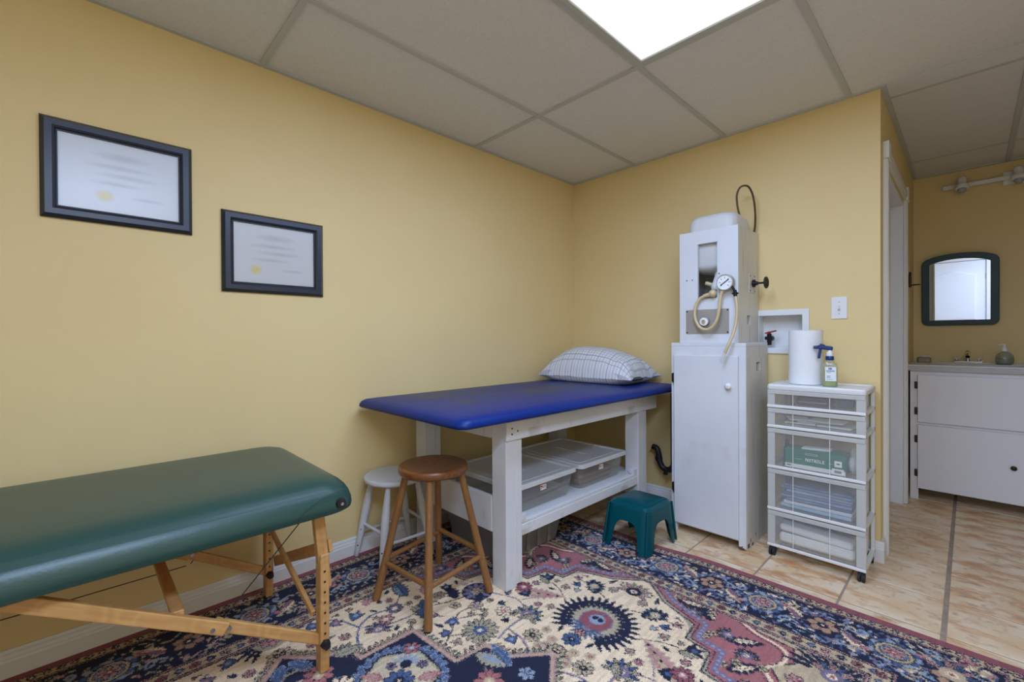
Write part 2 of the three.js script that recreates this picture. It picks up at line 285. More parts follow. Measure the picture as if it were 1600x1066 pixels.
// ---------------------------------------------------------------- rug (drawn as a quarter, mirrored four ways)
const RX = (RUG.x1 - RUG.x0) / 2, RZ = (RUG.z1 - RUG.z0) / 2;
const rugTex = canvasTex(1390, 2048, (g, W, Hh) => {
  // quarter in metres: u from the centre line outwards (0..RX), v from the centre line outwards (0..RZ)
  const C = { cream: '#f0d4ae', navy: '#1b2138', blue: '#4c5f80', light: '#94a0b0', pink: '#c08f88', rose: '#96545a', red: '#ac6a69', olive: '#aea285', beige: '#c4ac8a', dark: '#191b26', mauve: '#7f6f84' };
  g.fillStyle = C.cream; g.fillRect(0, 0, W, Hh);
  g.save(); g.scale(W / RX, Hh / RZ); g.lineJoin = 'round'; g.lineCap = 'round';
  const poly = (pts, fill, stroke, lw) => { g.beginPath(); pts.forEach((p, i) => i ? g.lineTo(p[0], p[1]) : g.moveTo(p[0], p[1])); if (fill) { g.closePath(); g.fillStyle = fill; g.fill(); } if (stroke) { g.strokeStyle = stroke; g.lineWidth = lw; g.stroke(); } };
  const line = (pts, col, lw) => { g.beginPath(); g.moveTo(pts[0][0], pts[0][1]); for (let i = 1; i < pts.length - 1; i++) { const mx = (pts[i][0] + pts[i + 1][0]) / 2, my = (pts[i][1] + pts[i + 1][1]) / 2; g.quadraticCurveTo(pts[i][0], pts[i][1], mx, my); } const e = pts[pts.length - 1]; g.lineTo(e[0], e[1]); g.strokeStyle = col; g.lineWidth = lw; g.stroke(); };
  const dot = (x, y, r, c) => { g.beginPath(); g.arc(x, y, r, 0, 7); g.fillStyle = c; g.fill(); };
  const rosette = (x, y, r, n, petal, core, edge = C.dark, a0 = 0) => {
    for (let i = 0; i < n; i++) { const a = a0 + i / n * 6.283, c = Math.cos(a), s = Math.sin(a); g.save(); g.translate(x + c * r * 0.6, y + s * r * 0.6); g.rotate(a); g.beginPath(); g.ellipse(0, 0, r * 0.42, r * 2.1 / n, 0, 0, 7); g.fillStyle = petal; g.fill(); g.strokeStyle = edge; g.lineWidth = 0.0028; g.stroke(); g.restore(); }
    dot(x, y, r * 0.36, core); dot(x, y, r * 0.13, C.cream);
  };
  const leaf = (x, y, a, L, w, fill, edge, teeth = 7) => { // serrated leaf
    g.save(); g.translate(x, y); g.rotate(a); const up = [], dn = [];
    for (let i = 0; i <= teeth * 2; i++) { const t = i / (teeth * 2), h = w * Math.sin(Math.PI * Math.pow(t, 0.8)) * (i % 2 ? 1 : 0.5); up.push([t * L, -h]); dn.unshift([t * L, h]); }
    poly(up.concat(dn), fill, edge, 0.003); line([[0, 0], [L * 0.5, 0], [L * 0.85, 0]], edge, 0.002); g.restore();
  };
  const fan = (x, y, a, r, spread, n, col, inner) => { for (let i = 0; i < n; i++) { const b = a - spread / 2 + spread * i / (n - 1); leaf(x + Math.cos(b) * inner, y + Math.sin(b) * inner, b + 0.18, r - inner, r * 0.085, col, col, 3); } };
  const bud = (x, y, a, s, c1, c2) => { g.save(); g.translate(x, y); g.rotate(a); poly([[-s, 0], [-s * 0.3, -s * 0.6], [s * 0.4, -s * 0.9], [s * 0.3, -s * 0.25], [s, 0], [s * 0.3, s * 0.25], [s * 0.4, s * 0.9], [-s * 0.3, s * 0.6]], c1, C.dark, 0.003); dot(0, 0, s * 0.28, c2); g.restore(); };
  const palm = (x, y, a, s, c1, c2, c3) => { for (let i = 0; i < 9; i++) { const b = a - 1.9 + 3.8 * i / 8; leaf(x, y, b, s, s * 0.2, i % 2 ? c1 : c2, C.dark, 2); } dot(x, y, s * 0.42, c3); dot(x, y, s * 0.2, C.cream); dot(x, y, s * 0.1, C.rose); };
  const scroll = (x, y, a, s, c) => { g.save(); g.translate(x, y); g.rotate(a); line([[-s, s * 0.3], [-s * 0.3, -s * 0.6], [s * 0.5, -s * 0.5], [s * 0.7, s * 0.1], [s * 0.2, s * 0.3], [s * 0.1, 0]], c, s * 0.28); g.restore(); };
  // --- spandrel: rose ground outside the zigzag
  const zig = [[0, 1.345], [0.122, 1.238], [0.278, 1.185], [0.287, 1.085], [0.38, 1.075], [0.393, 0.965], [0.475, 0.955], [0.485, 0.865], [0.575, 0.85], [0.59, 0.75], [0.68, 0.735], [0.70, 0.62], [0.775, 0.56], [0.84, 0.46]];
  poly(zig.concat([[0.9, 0.46], [0.9, 1.5], [0, 1.5]]), C.red);
  for (let i = 0; i < 420; i++) { const x = rr(0.05, 0.84), y = rr(0.5, 1.34); g.globalAlpha = 0.5; if (x / 0.84 + y / 1.34 > 1.15) poly([[x, y], [x + rr(0.01, 0.03), y + rr(-0.01, 0.01)], [x + rr(0.005, 0.02), y + rr(0.005, 0.02)]], [C.mauve, C.rose, C.pink, C.red][i % 4]); g.globalAlpha = 1; }
  // beige corner inside the spandrel
  const bc = [[0.395, 1.37], [0.46, 1.31], [0.58, 1.30], [0.60, 1.22], [0.545, 1.15], [0.60, 1.08], [0.68, 1.06], [0.69, 0.97], [0.76, 0.93], [0.84, 0.83], [0.84, 1.37]];
  poly(bc, C.beige, C.dark, 0.005); line(bc.slice(0, -1).map(([x, y]) => [x - 0.018, y - 0.018]), C.cream, 0.012); line(bc.slice(0, -1).map(([x, y]) => [x - 0.028, y - 0.028]), C.dark, 0.003);
  fan(0.70, 1.24, 0.75, 0.14, 4.6, 17, C.navy, 0.055); palm(0.70, 1.24, 0.75, 0.075, C.blue, C.pink, C.mauve);
  leaf(0.56, 1.335, 0.1, 0.2, 0.03, C.blue, C.navy, 8); leaf(0.80, 1.08, 1.6, 0.2, 0.03, C.blue, C.navy, 8);
  for (const [x, y] of [[0.63, 1.34], [0.79, 1.33], [0.80, 1.15], [0.62, 1.14], [0.77, 0.98]]) rosette(x, y, 0.028, 6, C.pink, C.rose);
  // motifs on the rose band
  for (const [x, y, a] of [[0.445, 1.18, 0.6], [0.36, 1.25, 2.2], [0.50, 1.03, 0.9], [0.62, 0.90, 0.4], [0.72, 0.77, 0.9], [0.21, 1.29, 0.2]]) { leaf(x - 0.05, y, a, 0.13, 0.03, C.navy, C.navy, 6); leaf(x - 0.04, y + 0.012, a, 0.10, 0.018, C.cream, C.dark, 5); palm(x + 0.03, y - 0.035, a + 1.5, 0.042, C.blue, C.olive, C.mauve); }
  for (const [x, y] of [[0.33, 1.15], [0.345, 1.18], [0.43, 1.05], [0.46, 1.09], [0.55, 0.95], [0.65, 0.82], [0.15, 1.31], [0.30, 1.30], [0.53, 1.12]]) rosette(x, y, 0.018, 4, C.beige, C.dark);
  // zigzag outline: cream scallops between navy lines
  line(zig.map(([x, y]) => [x, y]), C.olive, 0.016); poly(zig, null, C.navy, 0.006); poly(zig.map(([x, y]) => [x + 0.012, y + 0.014]), null, C.navy, 0.004); poly(zig.map(([x, y]) => [x + 0.03, y + 0.034]), null, C.mauve, 0.022);
  for (let i = 0; i + 1 < zig.length; i++) { const [a, b] = [zig[i], zig[i + 1]], n = Math.round(Math.hypot(b[0] - a[0], b[1] - a[1]) / 0.022); for (let k = 0; k < n; k++) { const t = (k + 0.5) / n; dot(a[0] + (b[0] - a[0]) * t + 0.03, a[1] + (b[1] - a[1]) * t + 0.034, 0.006, C.light); } }
  // --- cream field
  const vine = (p, c = C.mauve, w = 0.006) => line(p, c, w);
  vine([[0.19, 0.60], [0.21, 0.66], [0.212, 0.76]], C.mauve, 0.008); vine([[0.05, 0.62], [0.11, 0.66], [0.20, 0.66]], C.mauve, 0.007); vine([[0.212, 0.78], [0.30, 0.83], [0.37, 0.80], [0.46, 0.76]]); vine([[0.30, 0.83], [0.26, 0.90]]);
  vine([[0.30, 0.44], [0.34, 0.50], [0.39, 0.55], [0.42, 0.60], [0.40, 0.66]], C.dark, 0.005); vine([[0.34, 0.46], [0.27, 0.56]], C.dark, 0.005); vine([[0.39, 0.55], [0.36, 0.62], [0.33, 0.67]], C.dark, 0.005);
  vine([[0.49, 0.21], [0.56, 0.23], [0.62, 0.27], [0.65, 0.34], [0.62, 0.42]], C.blue, 0.008); vine([[0.61, 0.26], [0.68, 0.24], [0.73, 0.20]], C.blue, 0.007); vine([[0.60, 0.27], [0.55, 0.32], [0.53, 0.43]], C.blue, 0.006);
  vine([[0.53, 0.43], [0.54, 0.52], [0.50, 0.60], [0.48, 0.70]], C.dark, 0.005); vine([[0.62, 0.42], [0.68, 0.47], [0.72, 0.53]], C.dark, 0.004);
  vine([[0.0, 1.05], [0.08, 1.10], [0.145, 1.12], [0.22, 1.13]], C.dark, 0.004); vine([[0.16, 0.95], [0.22, 1.0], [0.30, 1.02]], C.dark, 0.004);
  // great palmette on the axis
  fan(0, 0.93, 1.5708, 0.17, 5.0, 27, C.navy, 0.082); fan(0, 0.93, 1.63, 0.12, 5.0, 16, C.navy, 0.075); g.beginPath(); g.ellipse(0, 0.935, 0.086, 0.082, 0, 0, 7); g.fillStyle = C.olive; g.fill();
  for (let i = 0; i < 22; i++) { const a = -0.9 + 5 * i / 21; leaf(Math.cos(a) * 0.06, 0.935 + Math.sin(a) * 0.058, a, 0.038, 0.009, C.beige, C.olive, 2); }
  poly([[0, 1.0], [0.045, 0.985], [0.065, 0.94], [0.05, 0.89], [0, 0.87]], C.rose, C.mauve, 0.006); dot(0, 0.945, 0.032, C.light); dot(0.012, 0.95, 0.012, C.navy); fan(0, 0.885, -1.5708, 0.075, 2.8, 9, C.blue, 0.02); rosette(0, 0.835, 0.022, 6, C.pink, C.red);
  rosette(0, 0.785, 0.036, 8, C.blue, C.navy, C.navy);
  // daisy, buds, leaves
  rosette(0.272, 0.58, 0.07, 15, C.olive, C.blue); bud(0.385, 0.535, -2.3, 0.032, C.blue, C.light); bud(0.35, 0.475, -0.8, 0.026, C.blue, C.mauve);
  rosette(0.294, 0.722, 0.034, 8, C.cream, C.red); bud(0.25, 0.69, 0.4, 0.018, C.dark, C.dark); bud(0.34, 0.755, 2, 0.02, C.navy, C.blue); bud(0.255, 0.74, 1, 0.018, C.olive, C.dark);
  palm(0.212, 0.775, 1.57, 0.066, C.blue, C.olive, C.mauve); leaf(0.175, 0.80, -0.9, 0.085, 0.02, C.olive, C.dark, 6); bud(0.155, 0.63, 0.4, 0.03, C.blue, C.light);
  rosette(0.115, 0.70, 0.036, 9, C.beige, C.dark); for (const [x, y] of [[0.05, 0.735], [0.062, 0.675], [0.10, 0.76], [0.045, 0.70]]) rosette(x, y, 0.02, 5, C.beige, C.rose, C.beige);
  line([[0.10, 0.70], [0.07, 0.69], [0.05, 0.70]], C.mauve, 0.004);
  dot(0.477, 0.735, 0.066, C.navy); rosette(0.477, 0.735, 0.064, 11, C.mauve, C.beige, C.navy); rosette(0.477, 0.735, 0.03, 7, C.olive, C.rose); leaf(0.50, 0.64, 0.3, 0.10, 0.034, C.navy, C.navy, 5); leaf(0.41, 0.68, 0.9, 0.08, 0.026, C.navy, C.navy, 4);
  rosette(0.40, 0.665, 0.03, 6, C.beige, C.mauve); for (const [x, y] of [[0.355, 0.67], [0.375, 0.62], [0.33, 0.645]]) bud(x, y, 0.7, 0.018, C.olive, C.dark);
  leaf(0.37, 0.86, 2.6, 0.22, 0.045, C.pink, C.beige, 9); leaf(0.37, 0.855, 2.6, 0.18, 0.018, C.beige, C.red, 8); bud(0.325, 0.875, 0.3, 0.034, C.navy, C.blue); for (let i = 0; i < 5; i++) dot(0.35 - i * 0.035, 0.875 + i * 0.02, 0.006, C.dark); leaf(0.42, 0.83, 0.6, 0.09, 0.024, C.pink, C.rose, 5);
  leaf(0.11, 1.085, 0.9, 0.11, 0.038, C.navy, C.navy, 6); leaf(0.12, 1.09, 0.9, 0.08, 0.018, C.olive, C.dark, 5); palm(0.145, 1.13, 2.0, 0.05, C.navy, C.blue, C.olive); bud(0.21, 1.09, 0.3, 0.025, C.blue, C.dark); bud(0.236, 1.135, 0.9, 0.022, C.pink, C.dark); bud(0.18, 1.055, 1.2, 0.02, C.light, C.olive);
  palm(0, 1.215, 1.57, 0.075, C.beige, C.pink, C.navy); for (const x of [0.07, 0.10]) dot(x, 1.262 - x * 0.25, 0.007, C.dark); rosette(0.07, 1.165, 0.022, 6, C.beige, C.mauve);
  bud(0.34, 1.04, 0.8, 0.04, C.navy, C.blue); leaf(0.30, 1.0, 0.3, 0.07, 0.022, C.olive, C.dark, 4); rosette(0.36, 0.905, 0.04, 9, C.rose, C.pink);
  rosette(0.62, 0.42, 0.034, 9, C.mauve, C.cream); leaf(0.66, 0.50, 0.1, 0.16, 0.036, C.blue, C.navy, 8); leaf(0.67, 0.485, 0.1, 0.12, 0.016, C.light, C.navy, 6); palm(0.545, 0.31, 0.6, 0.052, C.blue, C.pink, C.mauve); bud(0.685, 0.285, 0.8, 0.036, C.blue, C.light); bud(0.695, 0.21, 1.6, 0.03, C.mauve, C.pink); rosette(0.58, 0.36, 0.03, 6, C.pink, C.cream); leaf(0.72, 0.34, 0.8, 0.10, 0.03, C.pink, C.rose, 5); bud(0.77, 0.38, 0.9, 0.028, C.olive, C.dark); leaf(0.48, 0.47, 0.5, 0.13, 0.04, C.blue, C.navy, 6); bud(0.56, 0.48, 0.9, 0.026, C.olive, C.mauve);
  fan(0.77, 0, 0, 0.12, 4.6, 19, C.navy, 0.05); dot(0.77, 0, 0.06, C.olive); rosette(0.77, 0, 0.045, 8, C.pink, C.rose); bud(0.74, 0.14, 1.2, 0.034, C.blue, C.light); rosette(0.80, 0.22, 0.03, 7, C.beige, C.mauve); leaf(0.78, 0.27, 1.3, 0.1, 0.03, C.navy, C.navy, 5);
  bud(0.60, 0.66, 0.5, 0.03, C.navy, C.light); rosette(0.57, 0.60, 0.028, 7, C.olive, C.rose); leaf(0.62, 0.56, 0.6, 0.09, 0.024, C.pink, C.rose, 5);
  // --- medallion
  const med = [[0, 0.68], [0.10, 0.558], [0.19, 0.546], [0.203, 0.417], [0.445, 0.40], [0.448, 0.19], [0.52, 0.184], [0.547, 0.095], [0.644, 0]];
  for (let i = 0; i + 1 < med.length; i++) { const [a, b] = [med[i], med[i + 1]], L = Math.hypot(b[0] - a[0], b[1] - a[1]), n = Math.max(2, Math.round(L / 0.024)), nx = (a[1] - b[1]) / L, ny = (b[0] - a[0]) / L; for (let k = 0; k < n; k++) { const t = (k + 0.5) / n, x = a[0] + (b[0] - a[0]) * t, y = a[1] + (b[1] - a[1]) * t; leaf(x, y, Math.atan2(ny, nx) + 0.5, 0.042, 0.011, i % 3 ? C.beige : C.olive, C.dark, 2); } }
  rosette(0.005, 0.70, 0.032, 7, C.beige, C.dark); rosette(0.66, 0.01, 0.032, 7, C.beige, C.dark);
  poly(med.concat([[0, 0]]), C.navy); poly(med, null, C.pink, 0.02); poly(med, null, C.beige, 0.007); poly(med.map(([x, y]) => [x * 0.975, y * 0.975]), null, C.navy, 0.006);
  for (let i = 0; i < 170; i++) { const x = rr(0, 0.56), y = rr(0, 0.6); if (x / 0.6 + y / 0.64 < 0.93) { g.save(); g.translate(x, y); g.rotate(rr(0, 6)); g.beginPath(); g.ellipse(0, 0, rr(0.008, 0.02), rr(0.004, 0.009), 0, 0, 7); g.fillStyle = [C.blue, C.light, C.pink, C.olive, C.mauve, C.cream][i % 6]; g.globalAlpha = 0.75; g.fill(); g.restore(); g.globalAlpha = 1; } }
  leaf(0.06, 0.535, 0.2, 0.13, 0.03, C.blue, C.light, 6); leaf(0.19, 0.49, 2.9, 0.13, 0.04, C.olive, C.navy, 7); leaf(0.175, 0.50, 2.9, 0.1, 0.02, C.light, C.olive, 6); rosette(0.06, 0.44, 0.05, 8, C.red, C.beige, C.dark); rosette(0, 0.55, 0.03, 6, C.light, C.blue);
  leaf(0.52, 0.13, 1.7, 0.1, 0.035, C.olive, C.navy, 7); leaf(0.60, 0.01, 2.6, 0.1, 0.028, C.blue, C.light, 6); rosette(0.47, 0.06, 0.05, 8, C.red, C.beige, C.dark);
  // lobe on the diagonal
  const lobe = []; for (let i = 0; i < 24; i++) { const a = i / 24 * 6.283, r = 0.122 * (i % 4 === 0 ? 1.08 : i % 4 === 2 ? 0.93 : 1); lobe.push([0.275 + r * Math.cos(a), 0.245 + r * Math.sin(a)]); }
  for (let i = 0; i < 26; i++) { const a = i / 26 * 6.283; leaf(0.275 + 0.125 * Math.cos(a), 0.245 + 0.125 * Math.sin(a), a + 1.0, 0.05, 0.016, C.blue, C.light, 2); }
  poly(lobe, C.olive, C.dark, 0.006); g.save(); g.globalAlpha = 0.5; poly(lobe.map(([x, y]) => [0.275 + (x - 0.275) * 0.9, 0.245 + (y - 0.245) * 0.9]), C.cream); g.restore();
  rosette(0.265, 0.235, 0.05, 9, C.blue, C.navy, C.navy); fan(0.315, 0.29, 0.78, 0.06, 2.6, 7, C.light, 0.01); dot(0.315, 0.29, 0.02, C.navy); leaf(0.31, 0.20, -0.6, 0.075, 0.022, C.pink, C.rose, 5); leaf(0.23, 0.285, 2.0, 0.075, 0.022, C.pink, C.rose, 5); for (const [x, y] of [[0.21, 0.20], [0.34, 0.25], [0.275, 0.33], [0.22, 0.25], [0.28, 0.17]]) rosette(x, y, 0.018, 5, C.mauve, C.dark);
  rosette(0.37, 0.345, 0.03, 6, C.red, C.light); rosette(0, 0, 0.16, 16, C.olive, C.rose); rosette(0, 0, 0.09, 10, C.blue, C.pink);
  rosette(0.10, 0.30, 0.05, 9, C.cream, C.mauve); rosette(0.37, 0.09, 0.05, 9, C.cream, C.mauve);
  // --- border
  const bx = (e) => RX - e, bz = (e) => RZ - e;
  const band = (e0, e1, c) => { g.fillStyle = c; g.fillRect(0, bz(e1), bx(e0), e1 - e0); g.fillRect(bx(e1), 0, e1 - e0, bz(e0)); };
  band(0, 0.4, C.beige); band(0, 0.037, C.rose); band(0.037, 0.041, C.navy); band(0.041, 0.072, C.beige); band(0.072, 0.077, C.dark); band(0.077, 0.081, C.pink); band(0.081, 0.325, C.navy); band(0.325, 0.329, C.pink); band(0.329, 0.335, C.dark); band(0.335, 0.382, C.beige); band(0.382, 0.387, C.dark); band(0.387, 0.392, C.pink); band(0.392, 0.398, C.navy);
  const both = (n, fn) => { for (let i = 0; i < n; i++) { fn(i, (s, e) => [s, bz(e)], 0); fn(i, (s, e) => [bx(e), s], 1); } };
  both(90, (i, P, o) => { const s = i * 0.034; if (s > (o ? RZ : RX) - 0.04) return; const [x, y] = P(s, 0.0545); rosette(x, y, 0.011, 4, [C.navy, C.pink, C.blue, C.rose][i % 4], C.cream, C.dark); });
  both(70, (i, P, o) => { const s = i * 0.044; if (s > (o ? RZ : RX) - 0.36) return; const [x, y] = P(s, 0.3585); if (i % 2) rosette(x, y, 0.017, 5, [C.pink, C.rose, C.red][i % 3], C.dark); else bud(x, y, o ? 1.57 : 0, 0.017, [C.navy, C.blue][(i >> 1) % 2], C.light); });
  // scattered leaves on the navy ground, then the rosettes
  for (let i = 0; i < 1500; i++) { const side = i % 2, s = rr(0, side ? RZ - 0.09 : RX - 0.09), e = rr(0.095, 0.315); const [x, y] = side ? [bx(e), s] : [s, bz(e)]; if (side ? s > RZ - 0.081 : s > RX - 0.081) continue; g.save(); g.translate(x, y); g.rotate(rr(0, 6.283)); g.beginPath(); g.ellipse(0, 0, rr(0.006, 0.017), rr(0.003, 0.0065), 0, 0, 7); g.fillStyle = [C.cream, C.beige, C.blue, C.pink, C.light, C.olive, C.mauve, C.navy][i % 8]; g.fill(); g.restore(); }
  const big = (x, y) => { for (let i = 0; i < 14; i++) { const a = i / 14 * 6.283; dot(x + Math.cos(a) * 0.062, y + Math.sin(a) * 0.062, 0.0125, i % 2 ? C.blue : C.light); } dot(x, y, 0.056, C.dark); dot(x, y, 0.051, C.beige); dot(x, y, 0.041, C.dark); dot(x, y, 0.038, C.light); rosette(x, y, 0.034, 7, C.pink, C.rose, C.dark); };
  const small = (x, y) => { dot(x, y, 0.054, C.navy); rosette(x, y, 0.05, 6, '#b58d72', C.navy, C.dark); dot(x, y, 0.016, C.navy); dot(x, y, 0.007, C.cream); };
  const flourish = (x, y, a) => { g.save(); g.translate(x, y); g.rotate(a); leaf(-0.04, 0.0, -0.7, 0.10, 0.026, C.cream, C.dark, 6); leaf(-0.035, 0.01, -0.7, 0.075, 0.012, C.mauve, C.rose, 5); scroll(0.0, 0.055, 0.4, 0.036, C.light); scroll(0.01, -0.068, 3.4, 0.03, C.beige); leaf(0.02, -0.05, 0.5, 0.05, 0.014, C.pink, C.rose, 4); g.restore(); };
  for (let i = 0; i < 5; i++) { const s = i * 0.2065; flourish(s + 0.10, bz(0.2), i % 2 ? 0 : 3.14); (i % 2 ? small : big)(s, bz(0.2)); }
  for (let i = 0; i < 8; i++) { const s = i * 0.2145; if (s > RZ - 0.2) break; flourish(bx(0.2), s + 0.105, i % 2 ? 1.57 : -1.57); (i % 2 ? small : big)(bx(0.2), s); }
  palm(bx(0.2), bz(0.2), 0.785, 0.08, C.blue, C.pink, C.beige);
  // small sprigs in the free cream ground
  g.restore();
  { const im = g.getImageData(0, 0, W, Hh).data, sx = W / RX, sy = Hh / RZ; const cr = [240, 212, 174];
    const free = (x, y, q) => { for (let i = 0; i < 12; i++) { const a = i / 12 * 6.283; for (const f of [0, 0.5, 1]) { const X = Math.round((x + q * f * Math.cos(a)) * sx), Yp = Math.round((y + q * f * Math.sin(a)) * sy); if (X < 0 || Yp < 0 || X >= W || Yp >= Hh) return false; const k = 4 * (Yp * W + X); if (Math.abs(im[k] - cr[0]) + Math.abs(im[k + 1] - cr[1]) + Math.abs(im[k + 2] - cr[2]) > 12) return false; } } return true; };
    g.save(); g.scale(sx, sy); const done = [];
    for (let i = 0; i < 2600 && done.length < 130; i++) { const x = rr(0.01, 0.82), y = rr(0.01, 1.3), q = rr(0.016, 0.03); if (!free(x, y, q) || done.some(d => Math.hypot(d[0] - x, d[1] - y) < q + d[2])) continue; done.push([x, y, q]); const a = rr(0, 6.283), k = done.length % 6;
      if (k === 0) rosette(x, y, q * 0.85, 6, C.pink, C.rose); else if (k === 1) { leaf(x - q * Math.cos(a), y - q * Math.sin(a), a, q * 1.9, q * 0.5, C.blue, C.navy, 4); leaf(x - q * 0.8 * Math.cos(a), y - q * 0.8 * Math.sin(a), a + 0.5, q * 1.4, q * 0.3, C.olive, C.dark, 3); } else if (k === 2) bud(x, y, a, q * 0.9, C.olive, C.rose); else if (k === 3) { line([[x - q * Math.cos(a), y - q * Math.sin(a)], [x + q * 0.4 * Math.sin(a), y], [x + q * Math.cos(a), y + q * Math.sin(a)]], C.dark, 0.0045); bud(x + q * 0.4 * Math.cos(a), y + q * 0.4 * Math.sin(a), a, q * 0.55, C.mauve, C.pink); } else if (k === 4) leaf(x - q * Math.cos(a), y - q * Math.sin(a), a, q * 1.9, q * 0.42, C.navy, C.navy, 4); else rosette(x, y, q * 0.8, 5, C.beige, C.dark); }
    g.restore();
  }
  // knots: every knot takes one colour, so outlines step from knot to knot
  { const im = g.getImageData(0, 0, W, Hh), d = im.data, src = new Uint8ClampedArray(d);
    for (let y = 0; y < Hh; y++) for (let x = 0; x < W; x++) { const bx = Math.floor(x / 3), by = Math.floor(y / 3); const X = Math.max(0, Math.min(W - 1, bx * 3 + 1 + Math.round((hash(bx, by, 41) - 0.5) * 9))), Yp = Math.max(0, Math.min(Hh - 1, by * 3 + 1 + Math.round((hash(bx, by, 42) - 0.5) * 9))); const k = 4 * (y * W + x), q = 4 * (Yp * W + X); d[k] = src[q]; d[k + 1] = src[q + 1]; d[k + 2] = src[q + 2]; }
    g.putImageData(im, 0, 0);
  }
  // tiny tonal grain of the wool
  const im = g.getImageData(0, 0, W, Hh), d = im.data;
  for (let y = 0; y < Hh; y++) for (let x = 0; x < W; x++) { const k = 4 * (y * W + x), n = 0.86 + 0.2 * hash(x >> 1, y >> 1, 3) + 0.1 * (vnoise(x / 9, y / 70, 4096, 6) - 0.5); d[k] *= n; d[k + 1] *= n; d[k + 2] *= n; }
  g.putImageData(im, 0, 0);
});
{
  const nx = 40, nz = 60, pos = [], uv = [], idx = [];
  const warp = (x, z) => { const t = Math.max(0, Math.min(1, (1.35 - x) / 0.4)), f = Math.max(0, 1 - (z - RUG.z0) / 0.5); return 0.045 * t * t * (3 - 2 * t) * f; };
  const P = (i, k, y) => { const x = RUG.x0 + 2 * RX * i / nx, z = RUG.z0 + 2 * RZ * k / nz; return [x, y, z + warp(x, z)]; };
  const U = (i, k) => [Math.abs(i / nx * 2 - 1), 1 - Math.abs(k / nz * 2 - 1)];
  for (let k = 0; k <= nz; k++) for (let i = 0; i <= nx; i++) { pos.push(...P(i, k, 0.0105)); uv.push(...U(i, k)); }
  const id = (i, k) => k * (nx + 1) + i;
  for (let k = 0; k < nz; k++) for (let i = 0; i < nx; i++) idx.push(id(i, k), id(i, k + 1), id(i + 1, k), id(i + 1, k), id(i, k + 1), id(i + 1, k + 1));
  const ring = []; for (let i = 0; i <= nx; i++) ring.push([i, 0]); for (let k = 1; k <= nz; k++) ring.push([nx, k]); for (let i = nx - 1; i >= 0; i--) ring.push([i, nz]); for (let k = nz - 1; k >= 0; k--) ring.push([0, k]);
  for (let q = 0; q + 1 < ring.length; q++) { const b = pos.length / 3, [A, B] = [ring[q], ring[q + 1]]; for (const [c, y] of [[A, 0.0105], [B, 0.0105], [A, 0.001], [B, 0.001]]) { pos.push(...P(...c, y)); uv.push(...U(...c)); } idx.push(b, b + 1, b + 2, b + 1, b + 3, b + 2); }
  const g = new THREE.BufferGeometry(); g.setAttribute('position', new THREE.Float32BufferAttribute(pos, 3)); g.setAttribute('uv', new THREE.Float32BufferAttribute(uv, 2)); g.setIndex(idx); g.computeVertexNormals();
  const m = part('area_rug', g, phy({ map: rugTex, roughness: 1, sheen: 0.25, sheenRoughness: 0.6 }), scene);
  tag(m, 'large cream and navy oriental rug with floral medallion', 'rug');
}

